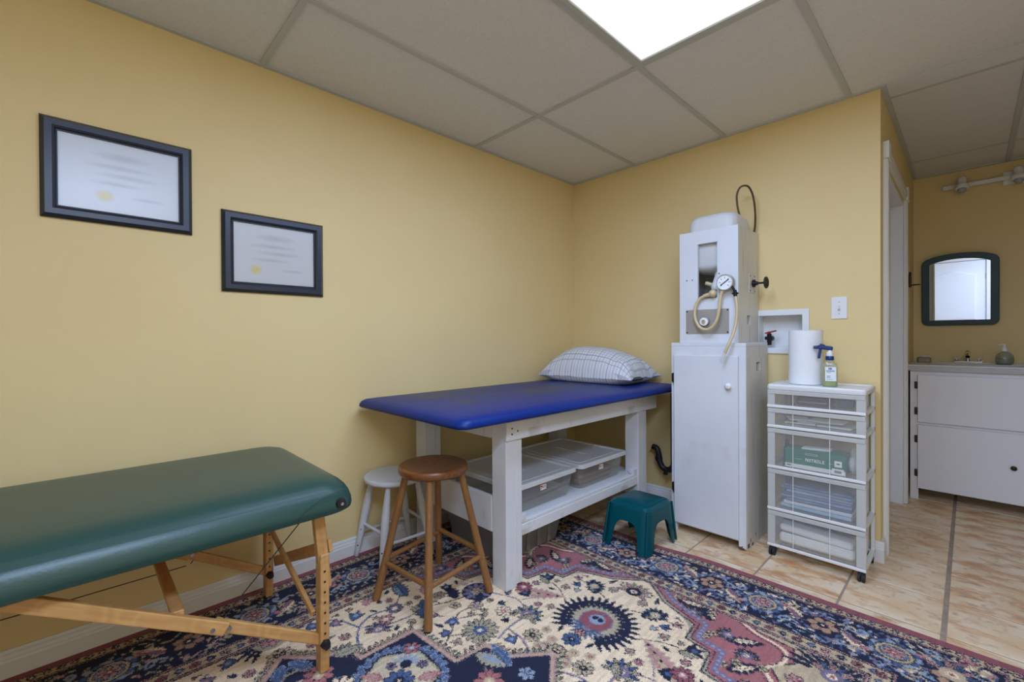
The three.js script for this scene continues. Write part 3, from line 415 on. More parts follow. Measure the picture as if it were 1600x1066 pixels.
// ---------------------------------------------------------------- green massage table
{
  const t = thing('massage_table', 'folding massage table with dark green vinyl top and beech legs', 'massage table', [0, 0.0105, 0]);
  const Y = -0.0105, x0 = 0.02, x1 = 0.78, z0 = 2.15, z1 = 4.0, cx = 0.4, cz = 3.075;
  const ringY = [[0.03, 0.550], [0.010, 0.546], [0.002, 0.551], [0, 0.560], [0.002, 0.578], [0.008, 0.597], [0.018, 0.615], [0.032, 0.630], [0.05, 0.642], [0.075, 0.651], [0.11, 0.656], [0.2, 0.658]];
  part('padded_top', loftRect(ringY.map(([o, y]) => [0.76 - 2 * o, 1.85 - 2 * o, Math.max(0.03, 0.085 - o * 0.3), y + Y, cx, cz]), 8, 1.2), M.greenVinyl, t);
  part('frame_board', span(x0 + 0.06, x1 - 0.075, 0.53 + Y, 0.552 + Y, z0 + 0.07, z1 - 0.07, 0.003), M.beech, t);
  const yT = 0.54 + Y;
  for (const [zl, dir] of [[2.245, 1], [3.905, -1]]) for (const xl of [0.69, 0.09]) {
    const lean = -0.012 * dir;
    const upper = part('leg', beam(V(xl, 0.28 + Y, zl + lean), V(xl, yT, zl - lean), 0.034, 0.03, V(1, 0, 0)), M.beech, t);
    const lower = part('leg_extension', beam(V(xl + 0.004, 0.011 + Y, zl), V(xl + 0.004, 0.40 + Y, zl - 0.002), 0.03, 0.046, V(1, 0, 0), 0.006), M.beech, t);
    for (let k = 0; k < 7; k++) part('adjust_hole', rod(V(xl + 0.02, 0.345 + Y - k * 0.034, zl), V(xl + 0.0285, 0.345 + Y - k * 0.034, zl), 0.0035, 0.0035, 8), M.black, lower);
    part('star_knob', merge(rod(V(xl + 0.026, 0.107 + Y, zl), V(xl + 0.046, 0.107 + Y, zl), 0.017, 0.013, 5)), M.black, lower);
    // folding side brace, two pieces with a hinge
    const A = V(xl, 0.11 + Y, zl), J = V(xl, 0.29 + Y, zl + dir * 0.29), B = V(xl, 0.541 + Y, zl + dir * 0.708);
    part('brace', merge(beam(A, J.clone().lerp(B, 0.03), 0.018, 0.034)), M.beech, t);
    const br = part('brace', beam(J.clone().lerp(A, 0.05), B, 0.022, 0.036).translate(0.018 * (xl > 0.4 ? 1 : 1), 0, 0), M.beech, t);
    for (const q of [0.02, -0.02]) { const p = J.clone().add(V(0.028, q * 0.3, q)); part('bolt', rod(p, p.clone().add(V(0.005, 0, 0)), 0.006), M.steel, br); }
  }
  for (const [zl, dir] of [[2.245, 1], [3.905, -1]]) {
    part('cross_board', beam(V(0.09, 0.145 + Y, zl - dir * 0.03), V(0.692, 0.413 + Y, zl - dir * 0.03), 0.014, 0.042), M.beech, t);
    part('cross_strut', beam(V(0.68, 0.20 + Y, zl + dir * 0.024), V(0.13, 0.385 + Y, zl + dir * 0.03), 0.014, 0.022), M.beech, t);
    part('brace_link', beam(V(0.70, 0.366 + Y, zl + dir * 0.385), V(0.09, 0.352 + Y, zl + dir * 0.385), 0.03, 0.016), M.beech, t);
    part('cable', rod(V(0.69, 0.29 + Y, zl + dir * 0.29), V(0.69, 0.54 + Y, zl + dir * 0.045), 0.0018, 0.0018, 6), M.black, t);
    part('cable', rod(V(0.09, 0.24 + Y, zl + dir * 0.27), V(0.09, 0.54 + Y, zl + dir * 0.045), 0.0018, 0.0018, 6), M.black, t);
  }
  part('cable', rod(V(0.09, 0.237 + Y, 2.53), V(0.09, 0.237 + Y, 3.62), 0.0018, 0.0018, 6), M.black, t);
  for (const z of [2.215, 3.935]) {
    const k = part('face_rest_socket', rod(V(0.776, 0.578 + Y, z), V(0.788, 0.578 + Y, z), 0.017, 0.014, 20), M.black, t);
    part('socket_pin', rod(V(0.787, 0.578 + Y, z), V(0.790, 0.578 + Y, z), 0.005, 0.005, 12), M.steel, k);
  }
  const seamPts = []; for (let i = 0; i <= 16; i++) { const a = i / 16; seamPts.push([0.7805 - (a > 0.75 ? (a - 0.75) * 0.03 : 0), 0.552 + Y + 0.068 * Math.sin(a * 1.571), 2.345 - 0.13 * (1 - Math.cos(a * 1.571)) - 0.02 * a]); }
  part('stitched_seam', tube(seamPts, 0.0012, 40, 5), M.greenVinyl, t);
}

// ---------------------------------------------------------------- blue treatment table
{
  const t = thing('treatment_table', 'white painted wooden treatment table with blue vinyl padded top', 'treatment table', [0, 0, 0]);
  const pad = [[0.02, 0.770], [0.006, 0.768], [0, 0.774], [0.001, 0.784], [0.008, 0.796], [0.022, 0.805], [0.06, 0.8115], [0.16, 0.8135]];
  const padG = (loftRect(pad.map(([o, y]) => [0.865 - 2 * o, 1.78 - 2 * o, Math.max(0.02, 0.05 - o * 0.4), y, 0.4725, 0.935]), 7, 1.2));
  { const P = padG.attributes.position, T = padG.attributes.uv; for (let i = 0; i < P.count; i++) T.setXY(i, P.getX(i), P.getZ(i) / 2); }
  part('padded_top', padG, M.blueVinyl, t);
  part('top_board', span(0.085, 0.81, 0.745, 0.772, 0.15, 1.70, 0.003), M.whitePaint, t);
  const L = [[0.71, 1.405], [0.085, 1.405], [0.71, 0.31], [0.085, 0.31]];
  for (const [x, z] of L) part('leg', merge(span(x, x + 0.09, z > 1 ? 0.0105 : (x > 0.5 ? 0 : 0), 0.745, z + 0.035, z + 0.10, 0.003), span(x + 0.002, x + 0.088, 0.02, 0.66, z, z + 0.034, 0.003)), M.whitePaint, t);
  for (const x of [0.79, 0.085]) part('top_rail', span(x, x + 0.018, 0.662, 0.744, 0.20, 1.508, 0.003), M.whitePaint, t);
  for (const z of [1.488, 0.315]) part('end_rail', span(0.176, 0.709, 0.662, 0.744, z, z + 0.017, 0.003), M.whitePaint, t);
  for (const x of [0.765, 0.09]) part('bottom_rail', merge(span(x, x + 0.03, 0.222, 0.272, 0.412, 1.403, 0.003), span(x + 0.004, x + 0.026, 0.2725, 0.288, 0.412, 1.403, 0.003)), M.whitePaint, t);
  part('shelf', span(0.125, 0.763, 0.268, 0.284, 0.34, 1.5, 0.002), M.whitePaint, t);
  part('shelf_end_board', span(0.178, 0.708, 0.245, 0.405, 1.49, 1.508, 0.003), M.whitePaint, t);
  part('corner_block', span(0.755, 0.792, 0.288, 0.315, 1.372, 1.404, 0.002), M.whitePaint, t);
  part('corner_block', span(0.755, 0.792, 0.288, 0.315, 0.411, 0.445, 0.002), M.whitePaint, t);
  for (const [z, y] of [[1.475, 0.69], [1.475, 0.715], [1.44, 0.70]]) part('screw', rod(V(0.807, y, z), V(0.8095, y, z), 0.004, 0.004, 10), M.bronze, t);
}
// plaid pillow
{
  const plaid = canvasTex(512, 512, (g, w) => {
    g.fillStyle = '#d9d9da'; g.fillRect(0, 0, w, w);
    for (let i = 0; i < 16; i++) { const p = i * 32; g.globalAlpha = 0.5; g.fillStyle = i % 4 === 0 ? '#767780' : '#94959e'; g.fillRect(p, 0, i % 2 ? 6 : 9, w); g.fillRect(0, p, w, i % 2 ? 6 : 9); g.fillStyle = '#c4b9a4'; g.globalAlpha = 0.5; if (i % 3 === 1) { g.fillRect(p + 14, 0, 2, w); g.fillRect(0, p + 14, w, 2); } }
    g.globalAlpha = 1;
  });
  plaid.wrapS = plaid.wrapT = THREE.RepeatWrapping; plaid.repeat.set(2.8, 2.8);
  const nu = 72, nv = 48, pos = [], uv = [], idx = [];
  const A = 0.355, B = 0.225, T = 0.235;
  for (const side of [1, -1]) {
    const b0 = pos.length / 3;
    for (let j = 0; j <= nv; j++) for (let i = 0; i <= nu; i++) {
      const s = i / nu * 2 - 1, q = j / nv * 2 - 1;
      const px = A * s * (1 - 0.07 * (1 - q * q) * Math.abs(s)), pz = B * q * (1 - 0.09 * (1 - s * s) * Math.abs(q));
      const e = Math.pow(Math.max(0, 1 - Math.pow(Math.abs(s), 2.6)), 0.62) * Math.pow(Math.max(0, 1 - Math.pow(Math.abs(q), 2.6)), 0.62);
      const open = s > 0.62 ? (s - 0.62) / 0.38 : 0;
      const wr = 0.006 * Math.sin(q * 16 + s * 5) * (1 - e) + 0.010 * Math.sin(q * 9 + 2 * s) * open + 0.004 * Math.sin(s * 21 + q * 7) * (1 - e);
      let y = side > 0 ? T * 0.82 * e * (1 - 0.16 * s) + wr * (0.3 + e) : -0.036 * Math.min(1, e * 2.2);
      if (open > 0 && side > 0) y += 0.018 * Math.sin(open * 3.14) * (1 - q * q);
      pos.push(px, y, pz); uv.push(px, pz * (1 + 0.3 * e));
    }
    for (let j = 0; j < nv; j++) for (let i = 0; i < nu; i++) { const a = b0 + j * (nu + 1) + i, b = a + 1, c = a + nu + 1, d = c + 1; side > 0 ? idx.push(a, c, b, b, c, d) : idx.push(a, b, c, b, d, c); }
  }
  const g = new THREE.BufferGeometry(); g.setAttribute('position', new THREE.Float32BufferAttribute(pos, 3)); g.setAttribute('uv', new THREE.Float32BufferAttribute(uv, 2)); g.setIndex(idx); g.computeVertexNormals();
  const t = thing('pillow', 'plump pillow in a grey and white plaid case on blue table', 'pillow', [0.415, 0.8515, 0.27], 0.06);
  part('pillowcase', g, phy({ map: plaid, roughness: 0.95, sheen: 0.2 }), t);
  part('case_lining', at(loftRect([[0.05, 0.12, 0.02, -0.004], [0.06, 0.14, 0.02, 0.006], [0.04, 0.10, 0.018, 0.016]], 4), 0.325, -0.005, 0.10), M.teal, t);
}

// ---------------------------------------------------------------- stools
function stoolLegs(t, tops, feet, mat, r0, r1, bulge) {
  return feet.map((f, i) => {
    const a = V(...f), b = V(...tops[i]), L = a.distanceTo(b);
    const g = bulge ? along(lathe([[0.001, -L / 2], [r0 * 0.8, -L / 2], [r0 * 0.95, -L * 0.42], [r0 * 1.35, -L * 0.1], [r0 * 1.5, L * 0.12], [r0 * 1.15, L * 0.33], [r0 * 0.8, L / 2], [0.001, L / 2]], 16), a, b) : rod(a, b, r0, r1, 16);
    return part('leg', g, mat, t);
  });
}
const mid = (a, b, y) => { const t = (y - a[1]) / (b[1] - a[1]); return V(a[0] + (b[0] - a[0]) * t, y, a[2] + (b[2] - a[2]) * t); };
{
  const t = thing('wooden_stool', 'dark brown round seat stool with splayed honey oak legs', 'stool', [0.592, 0.0105, 1.736]);
  const seat = lathe([[0.001, 0.524], [0.12, 0.524], [0.138, 0.528], [0.146, 0.538], [0.147, 0.552], [0.143, 0.561], [0.134, 0.565], [0.11, 0.561], [0.05, 0.556], [0.001, 0.555]], 48);
  part('seat', boxUV(seat), M.seatWood, t);
  const feet = [[-0.137, 0.006, 0.195], [0.189, 0.006, 0.154], [0.155, 0.006, -0.18], [-0.208, 0.006, -0.17]], tops = [[-0.075, 0.527, 0.085], [0.085, 0.527, 0.075], [0.08, 0.527, -0.085], [-0.085, 0.527, -0.08]];
  stoolLegs(t, tops, feet, M.oakLeg, 0.0165, 0.0145, false);
  const rung = (i, j, y, y2) => part('rung', rod(mid(feet[i], tops[i], y), mid(feet[j], tops[j], y2), 0.0105), M.oakLeg, t);
  rung(0, 1, 0.155, 0.15); rung(1, 2, 0.145, 0.16); rung(2, 3, 0.185, 0.19); rung(3, 0, 0.175, 0.17);
}
{
  const t = thing('white_stool', 'chipped white painted round stool against the yellow wall', 'stool', [0.158, 0.0105, 1.678]);
  part('seat', boxUV(lathe([[0.001, 0.384], [0.128, 0.384], [0.143, 0.388], [0.148, 0.396], [0.148, 0.408], [0.142, 0.415], [0.001, 0.417]], 44)), M.whitePaint, t);
  const feet = [[-0.125, 0.003, 0.145], [0.11, 0.003, 0.132], [0.125, 0.003, -0.14], [-0.118, 0.003, -0.155]], tops = [[-0.082, 0.386, 0.08], [0.08, 0.386, 0.078], [0.082, 0.386, -0.08], [-0.08, 0.386, -0.082]];
  const legs = stoolLegs(t, tops, feet, M.whitePaint, 0.0135, 0.012, true);
  const rung = (i, j, y) => part('rung', rod(mid(feet[i], tops[i], y), mid(feet[j], tops[j], y), 0.008), M.whitePaint, t);
  rung(0, 1, 0.165); rung(1, 2, 0.115); rung(2, 3, 0.175); rung(3, 0, 0.125);
  for (const [i, y, s] of [[0, 0.14, 1], [0, 0.20, 1], [1, 0.23, 1], [1, 0.09, 1], [0, 0.06, 1]]) { const p = mid(feet[i], tops[i], y); part('paint_chip', new THREE.SphereGeometry(0.0035, 8, 6), M.bronze, legs[i], [p.x + 0.011, y, p.z + 0.011]); }
}
// green plastic step stool: a moulded shell with arched openings
{
  const t = thing('step_stool', 'small glossy teal green plastic step stool', 'step stool', [0.95, 0.0075, 0.655]);
  t.rotation.x = -0.032;
  const shell = (inset) => {
    const rings = [], n = 6, hTop = 0.236;
    const base = rrect(1, 1, 0.16, 8);                        // unit outline
    const pts = []; const per = 16;
    for (let i = 0; i < base.length; i++) { const a = base[i], b = base[(i + 1) % base.length]; const L = Math.hypot(b[0] - a[0], b[1] - a[1]); const k = L > 0.3 ? per : 1; for (let q = 0; q < k; q++) pts.push([a[0] + (b[0] - a[0]) * q / k, a[1] + (b[1] - a[1]) * q / k]); }
    const foot = pts.map(([x, z]) => { const sideX = Math.abs(x) > Math.abs(z), p = sideX ? z : x; const w = 0.30; const k = Math.abs(p) / w; return k < 1 ? 0.145 * Math.pow(1 - Math.pow(k, 4.5), 0.5) : 0; });
    const lev = [0, 0.1, 0.25, 0.45, 0.7, 0.9, 1];
    for (const s of lev) rings.push(pts.map(([x, z], i) => { const y = foot[i] + (hTop - 0.022 - foot[i]) * s, f = 1 - y / hTop; const w = 0.238 + 0.03 * f - 2 * inset, d = 0.262 + 0.075 * f - 2 * inset; return [x * w, y, z * d]; }));
    return { rings, pts, hTop };
  };
  const o = shell(0), iN = shell(0.004);
  const top = [[0.003, 0.222], [0.008, 0.230], [0.016, 0.235], [0.026, 0.236]].map(([q, y]) => o.pts.map(([x, z]) => [x * (0.2385 + 0.002 - 2 * q), y - 0.006, z * (0.262 + 0.005 - 2 * q)]));
  const outer = loft(o.rings.concat(top), 0.9, false, true);
  const inner = loft(iN.rings, 0.9, false, false);
  const rim = loft([iN.rings[0], o.rings[0]], 0.9, false, false);
  part('shell', merge(outer, inner, rim), M.greenPlastic, t);
  part('tread', at(loftRect([[0.190, 0.212, 0.02, 0], [0.190, 0.212, 0.02, 0.002], [0.184, 0.206, 0.018, 0.0035]], 5), 0, 0.2295, 0), M.greenPlastic, t);
  for (const [sx, sz] of [[1, 1], [1, -1], [-1, 1], [-1, -1]]) part('corner_rib', tube([[sx * 0.113, 0.214, sz * 0.128], [sx * 0.1195, 0.10, sz * 0.146], [sx * 0.1255, 0.006, sz * 0.1605]], 0.0065, 12, 8), M.greenPlastic, t);
}

// ---------------------------------------------------------------- storage bins
function bin(name, label, x0, x1, z0, z1, y, h, group) {
  const cx = (x0 + x1) / 2, cz = (z0 + z1) / 2, w = x1 - x0, d = z1 - z0;
  const t = thing(name, label, 'storage bin', [cx, y, cz], 0, group);
  const outer = [[w - 0.07, d - 0.07, 0.03, 0.001], [w - 0.06, d - 0.06, 0.035, 0.012], [w - 0.026, d - 0.026, 0.035, h - 0.018]];
  part('body', merge(loftRect(outer, 5, 0.8, true, false)), M.binClear, t);
  part('rim', loftRect([[w - 0.012, d - 0.012, 0.03, h - 0.024], [w - 0.012, d - 0.012, 0.03, h - 0.012]], 5, 0.6, false, false), M.frostDense, t);
  const lid = part('lid', loftRect([[w, d, 0.03, h - 0.022], [w, d, 0.03, h - 0.004], [w - 0.006, d - 0.006, 0.028, h], [w - 0.04, d - 0.04, 0.02, h], [w - 0.048, d - 0.048, 0.018, h - 0.007], [w - 0.1, d - 0.1, 0.016, h - 0.007], [w - 0.106, d - 0.106, 0.014, h - 0.004]], 5, 0.5, false, true), M.binLid, t);
  part('lid_ridge', at(rbox(w * 0.45, 0.004, 0.006, 0.002), 0, h - 0.003, 0), M.frostDense, lid);
  const st = canvasTex(128, 96, (g) => { g.fillStyle = '#e8e0d4'; g.fillRect(0, 0, 128, 96); g.fillStyle = '#a4553c'; g.fillRect(0, 0, 128, 20); g.fillStyle = '#5a3a30'; g.fillRect(8, 30, 34, 26); g.fillStyle = '#c06a3a'; g.fillRect(50, 34, 20, 40); g.fillStyle = '#444'; for (let i = 0; i < 12; i++) g.fillRect(82 + i * 3, 30, i % 3 ? 1 : 2, 44); g.fillRect(8, 66, 34, 4); g.fillRect(8, 76, 28, 4); });
  part('sticker', new THREE.PlaneGeometry(0.042, 0.032), std({ map: st, roughness: 0.5 }), t, [w / 2 - 0.0125, h - 0.044, 0.03], [0, Math.PI / 2, 0]);
  return t;
}
bin('storage_bin', 'clear lidded plastic bin on shelf beside the wooden stool', 0.235, 0.752, 0.935, 1.40, 0.2845, 0.142);
bin('storage_bin', 'clear lidded plastic bin on shelf toward the step stool', 0.235, 0.752, 0.452, 0.908, 0.2845, 0.142);
{
  const t = thing('folded_towel', 'brown folded towel inside the clear shelf bin', 'towel', [0.5, 0.2865, 0.68]);
  part('fold', at(rbox(0.38, 0.03, 0.32, 0.014, 3), 0, 0.017, 0), std({ color: 0x8b6a50, roughness: 0.95 }), t);
  part('fold', at(rbox(0.37, 0.026, 0.31, 0.012, 3), 0, 0.046, 0), std({ color: 0x96765c, roughness: 0.95 }), t);
}
{
  const t = thing('grey_tote', 'grey plastic tote on the floor under the shelf', 'storage bin', [0.405, 0.0105, 1.145]);
  part('body', loftRect([[0.40, 0.42, 0.03, 0.001], [0.41, 0.43, 0.03, 0.01], [0.45, 0.47, 0.03, 0.15]], 5, 0.8, true, false), M.toteGrey, t);
  part('lid', loftRect([[0.475, 0.495, 0.03, 0.146], [0.475, 0.495, 0.03, 0.163], [0.46, 0.48, 0.03, 0.168]], 5, 0.5), M.toteGrey, t);
  for (const z of [-0.12, -0.04, 0.04, 0.12]) part('rib', span(0.206, 0.222, 0.015, 0.145, z - 0.012, z + 0.012, 0.004), M.toteGrey, t);
}

// ---------------------------------------------------------------- tall white cabinet
{
  const t = thing('tall_cabinet', 'narrow tall white painted cabinet standing on the tiles', 'cabinet', [0, 0, 0]);
  const x0 = 0.99, x1 = 1.39, z0 = 0.018, z1 = 0.366, h = 1.076;
  const side = new THREE.Shape([[z0, 0], [z1 - 0.018, 0], [z1 - 0.018, h - 0.018], [z0, h - 0.018]].map(p => new THREE.Vector2(...p)));
  side.holes.push(new THREE.Path([[0.14, 0.925], [0.14, 0.972], [0.205, 0.972], [0.205, 0.925]].map(p => new THREE.Vector2(...p))));
  const sg = new THREE.ExtrudeGeometry(side, { depth: 0.018, bevelEnabled: false }); sg.applyMatrix4(new THREE.Matrix4().makeBasis(V(0, 0, 1), V(0, 1, 0), V(-1, 0, 0)));
  part('side_panel', boxUV(sg), M.cabSide, t, [x1, 0, 0]);
  part('side_panel', span(x0, x0 + 0.018, 0, h - 0.018, z0, z1 - 0.018, 0.001), M.cabSide, t);
  part('back_panel', span(x0 + 0.018, x1 - 0.018, 0.05, h - 0.018, z0, z0 + 0.006, 0), M.cabPaint, t);
  part('top', span(x0 - 0.001, x1 + 0.001, h - 0.018, h, z0, z1, 0.002), M.cabPaint, t);
  part('bottom', span(x0 + 0.018, x1 - 0.018, 0.045, 0.06, z0, z1 - 0.02, 0), M.cabPaint, t);
  part('face_frame', merge(span(x0, x0 + 0.03, 0, h - 0.018, z1 - 0.018, z1, 0.0015), span(x1 - 0.037, x1, 0.012, h - 0.018, z1 - 0.018, z1, 0.0015), span(x0 + 0.03, x1 - 0.037, 1.0, h - 0.018, z1 - 0.018, z1, 0.0015), span(x0 + 0.03, x1 - 0.037, 0.045, 0.065, z1 - 0.018, z1, 0.0015)), M.cabPaint, t);
  const d = part('door', span(1.012, 1.357, 0.055, 1.008, z1 + 0.001, z1 + 0.018, 0.003), M.cabPaint, t);
  part('knob', lathe([[0.001, 0.022], [0.01, 0.022], [0.0165, 0.016], [0.0165, 0.011], [0.009, 0.005], [0.008, 0]], 24), M.whitePlastic, d, [1.313, 0.851, z1 + 0.018], [Math.PI / 2, 0, 0]);
  for (const y of [0.876, 0.249]) part('hinge', merge(rod(V(1.006, y - 0.028, z1 + 0.008), V(1.006, y + 0.028, z1 + 0.008), 0.006), span(0.992, 1.008, y - 0.024, y + 0.024, z1 + 0.0005, z1 + 0.003, 0.001)), M.darkMetal, t);
  for (const [a, b, c, e] of [[1.362, 0.014, 0.016, 0.010], [1.376, 0.012, 0.012, 0.007], [1.371, 0.02, 0.006, 0.006]]) part('rust_patch', at(rbox(c, e, 0.0012, 0.0005, 1), a, b, z1 + 0.0004), M.rust, t);
  for (const [z, y, w, k] of [[0.33, 0.02, 0.03, 0.022], [0.27, 0.012, 0.024, 0.012], [0.30, 0.04, 0.008, 0.022], [0.22, 0.05, 0.006, 0.02]]) part('rust_patch', at(rbox(0.0012, k, w, 0.0005, 1), x1 + 0.0003, y, z), M.rust, t);
}
// ---------------------------------------------------------------- water unit standing on the cabinet
{
  const t = thing('pressure_unit', 'white wooden box with pressure gauge, hoses and window on cabinet', 'pump unit', [0, 1.0765, 0]);
  const Y = -1.0765, x0 = 1.024, x1 = 1.341, z0 = 0.008, z1 = 0.33, y0 = 1.0765, y1 = 1.70;
  const f = new THREE.Shape([[x0, y0], [x1, y0], [x1, y1], [x0, y1]].map(p => new THREE.Vector2(...p)));
  f.holes.push(new THREE.Path([[1.128, 1.322], [1.128, 1.627], [1.234, 1.627], [1.234, 1.322]].map(p => new THREE.Vector2(...p))));
  part('front_panel', boxUV(new THREE.ExtrudeGeometry(f, { depth: 0.016, bevelEnabled: false })), M.cabPaint, t, [0, Y, z1 - 0.016]);
  const s = new THREE.Shape([[z0, y0], [z1 - 0.016, y0], [z1 - 0.016, y1], [z0, y1]].map(p => new THREE.Vector2(...p)));
  s.holes.push(new THREE.Path([[0.145, 1.175], [0.145, 1.225], [0.195, 1.225], [0.195, 1.175]].map(p => new THREE.Vector2(...p))));
  const sg = new THREE.ExtrudeGeometry(s, { depth: 0.016, bevelEnabled: false }); sg.applyMatrix4(new THREE.Matrix4().makeBasis(V(0, 0, 1), V(0, 1, 0), V(-1, 0, 0)));
  part('side_panel', boxUV(sg), M.cabSide, t, [x1, Y, 0]);
  part('side_panel', span(x0, x0 + 0.016, y0 + Y, y1 + Y, z0, z1 - 0.016, 0.001), M.cabSide, t);
  part('back_panel', span(x0 + 0.016, x1 - 0.016, y0 + Y, 1.66 + Y, z0, z0 + 0.01, 0), M.cabSide, t);
  part('base_board', span(x0 + 0.0165, x1 - 0.0165, y0 + Y + 0.001, y0 + Y + 0.012, z0 + 0.011, z1 - 0.017, 0), M.cabSide, t);
  // tank standing proud of the box
  part('tank', at(loftRect([[0.10, 0.10, 0.04, 1.468], [0.16, 0.16, 0.05, 1.474], [0.235, 0.235, 0.05, 1.485], [0.262, 0.262, 0.05, 1.51], [0.262, 0.262, 0.05, 1.735], [0.254, 0.254, 0.055, 1.768], [0.225, 0.225, 0.06, 1.79], [0.17, 0.17, 0.06, 1.797]], 8, 1.2), 1.184, Y, 0.172), M.tank, t);
  part('tank_outlet', at(lathe([[0.001, 1.335], [0.024, 1.335], [0.024, 1.36], [0.036, 1.362], [0.036, 1.395], [0.028, 1.40], [0.016, 1.44], [0.014, 1.47]], 24), 1.205, 0.012 + Y, 0.245), M.whitePlastic, t);
  part('outlet_pipe', merge(rod(V(1.205, 1.347 + Y, 0.245), V(1.205, 1.20 + Y, 0.245), 0.011), rod(V(1.14, 1.415 + Y, 0.25), V(1.18, 1.40 + Y, 0.245), 0.012)), M.hoseTan, t);
  // plate, dial, gauge
  const plate = part('metal_plate', span(1.061, 1.296, 1.126 + Y, 1.261 + Y, z1, z1 + 0.0025, 0.001), M.brushed, t);
  for (const [x, y] of [[1.068, 1.253], [1.289, 1.253], [1.068, 1.134], [1.289, 1.134]]) part('screw', rod(V(x, y + Y, z1 + 0.002), V(x, y + Y, z1 + 0.004), 0.004), M.darkMetal, plate);
  const dialFace = (big) => canvasTex(256, 256, (g) => { g.fillStyle = '#f0f0ee'; g.fillRect(0, 0, 256, 256); g.translate(128, 128); g.strokeStyle = '#222'; for (let i = 0; i <= 30; i++) { const a = (135 + 270 * i / 30) * Math.PI / 180, l = i % 5 ? 8 : 18; g.lineWidth = i % 5 ? 2 : 5; g.beginPath(); g.moveTo(Math.cos(a) * 112, Math.sin(a) * 112); g.lineTo(Math.cos(a) * (112 - l), Math.sin(a) * (112 - l)); g.stroke(); } if (big) { g.fillStyle = '#333'; for (let i = 0; i <= 6; i++) { const a = (135 + 45 * i) * Math.PI / 180; g.fillRect(Math.cos(a) * 78 - 9, Math.sin(a) * 78 - 6, 18, 12); } } });
  const round = (name, x, y, r, dep, face, zf) => {
    const gz = zf + dep;
    const b = part(name, at(lathe([[0.001, -dep / 2], [r, -dep / 2], [r, dep / 2 - 0.003], [r * 0.97, dep / 2], [r * 0.9, dep / 2], [r * 0.88, dep / 2 - 0.004], [0.001, dep / 2 - 0.004]], 36).rotateX(Math.PI / 2), x, y + Y, zf + dep / 2), M.brushed, t);
    const dg = new THREE.CircleGeometry(r * 0.885, 32);
    part('dial', dg, std({ map: face, roughness: 0.35 }), b, [x, y + Y, gz - 0.0035]);
    return [b, gz];
  };
  const [dialB, dz] = round('control_dial', 1.17, 1.195, 0.026, 0.02, dialFace(false), z1 + 0.0025);
  part('dial_knob', at(rod(V(0, 0, 0), V(0, 0, 0.012), 0.011, 0.009, 16), 1.17, 1.195 + Y, dz - 0.003), M.chrome, dialB);
  const [gb, gz] = round('pressure_gauge', 1.287, 1.397, 0.043, 0.03, dialFace(true), z1 + 0.012);
  part('needle', at(rbox(0.052, 0.005, 0.0012, 0.0005, 1).rotateZ(0.62), 1.287, 1.397 + Y, gz - 0.002), M.black, gb);
  part('gauge_mount', rod(V(1.287, 1.397 + Y, z1), V(1.287, 1.397 + Y, z1 + 0.013), 0.012), M.darkMetal, t);
  part('fitting', merge(rod(V(1.335, 1.352 + Y, z1 + 0.03), V(1.338, 1.32 + Y, z1 + 0.03), 0.009), rod(V(1.320, 1.375 + Y, z1 + 0.028), V(1.336, 1.345 + Y, z1 + 0.03), 0.006), rod(V(1.322, 1.335 + Y, z1 + 0.03), V(1.352, 1.335 + Y, z1 + 0.03), 0.005)), M.darkMetal, t);
  part('hose_nut', merge(at(new THREE.SphereGeometry(0.021, 18, 12), 1.215, 1.345 + Y, z1 + 0.012), rod(V(1.205, 1.342 + Y, z1 + 0.012), V(1.168, 1.334 + Y, z1 + 0.014), 0.013, 0.010)), M.hoseTan, t);
  part('hose', tube([[1.175, 1.336 + Y, z1 + 0.014], [1.145, 1.318 + Y, z1 + 0.018], [1.124, 1.27 + Y, z1 + 0.024], [1.128, 1.205 + Y, z1 + 0.03], [1.158, 1.158 + Y, z1 + 0.034], [1.20, 1.150 + Y, z1 + 0.036], [1.238, 1.185 + Y, z1 + 0.036], [1.256, 1.25 + Y, z1 + 0.034], [1.262, 1.32 + Y, z1 + 0.03], [1.274, 1.362 + Y, z1 + 0.028]], 0.0085, 60), M.hoseTan, t);
  part('hose', tube([[1.338, 1.325 + Y, z1 + 0.03], [1.346, 1.27 + Y, z1 + 0.034], [1.346, 1.19 + Y, z1 + 0.044], [1.336, 1.12 + Y, z1 + 0.062], [1.318, 1.06 + Y, z1 + 0.082], [1.305, 1.025 + Y, z1 + 0.085]], 0.0075, 40), M.hoseTan, t);
  part('hose_tip', rod(V(1.305, 1.026 + Y, z1 + 0.085), V(1.292, 0.985 + Y, z1 + 0.083), 0.0065, 0.006), M.tank, t);
  part('overflow_hose', tube([[1.285, 1.79 + Y, 0.14], [1.272, 1.86 + Y, 0.14], [1.272, 1.92 + Y, 0.14], [1.29, 1.955 + Y, 0.135], [1.318, 1.957 + Y, 0.12], [1.334, 1.92 + Y, 0.09], [1.340, 1.83 + Y, 0.06], [1.332, 1.74 + Y, 0.036], [1.317, 1.67 + Y, 0.03]], 0.0052, 60), M.hoseBrown, t);
  // side valve
  const vp = part('valve_plate', span(x1, x1 + 0.003, 1.352 + Y, 1.458 + Y, 0.075, 0.165, 0.001), M.cabSide, t);
  for (const [y, z] of [[1.447, 0.085], [1.447, 0.155], [1.363, 0.085], [1.363, 0.155]]) part('screw', rod(V(x1 + 0.002, y + Y, z), V(x1 + 0.005, y + Y, z), 0.004), M.brass, vp);
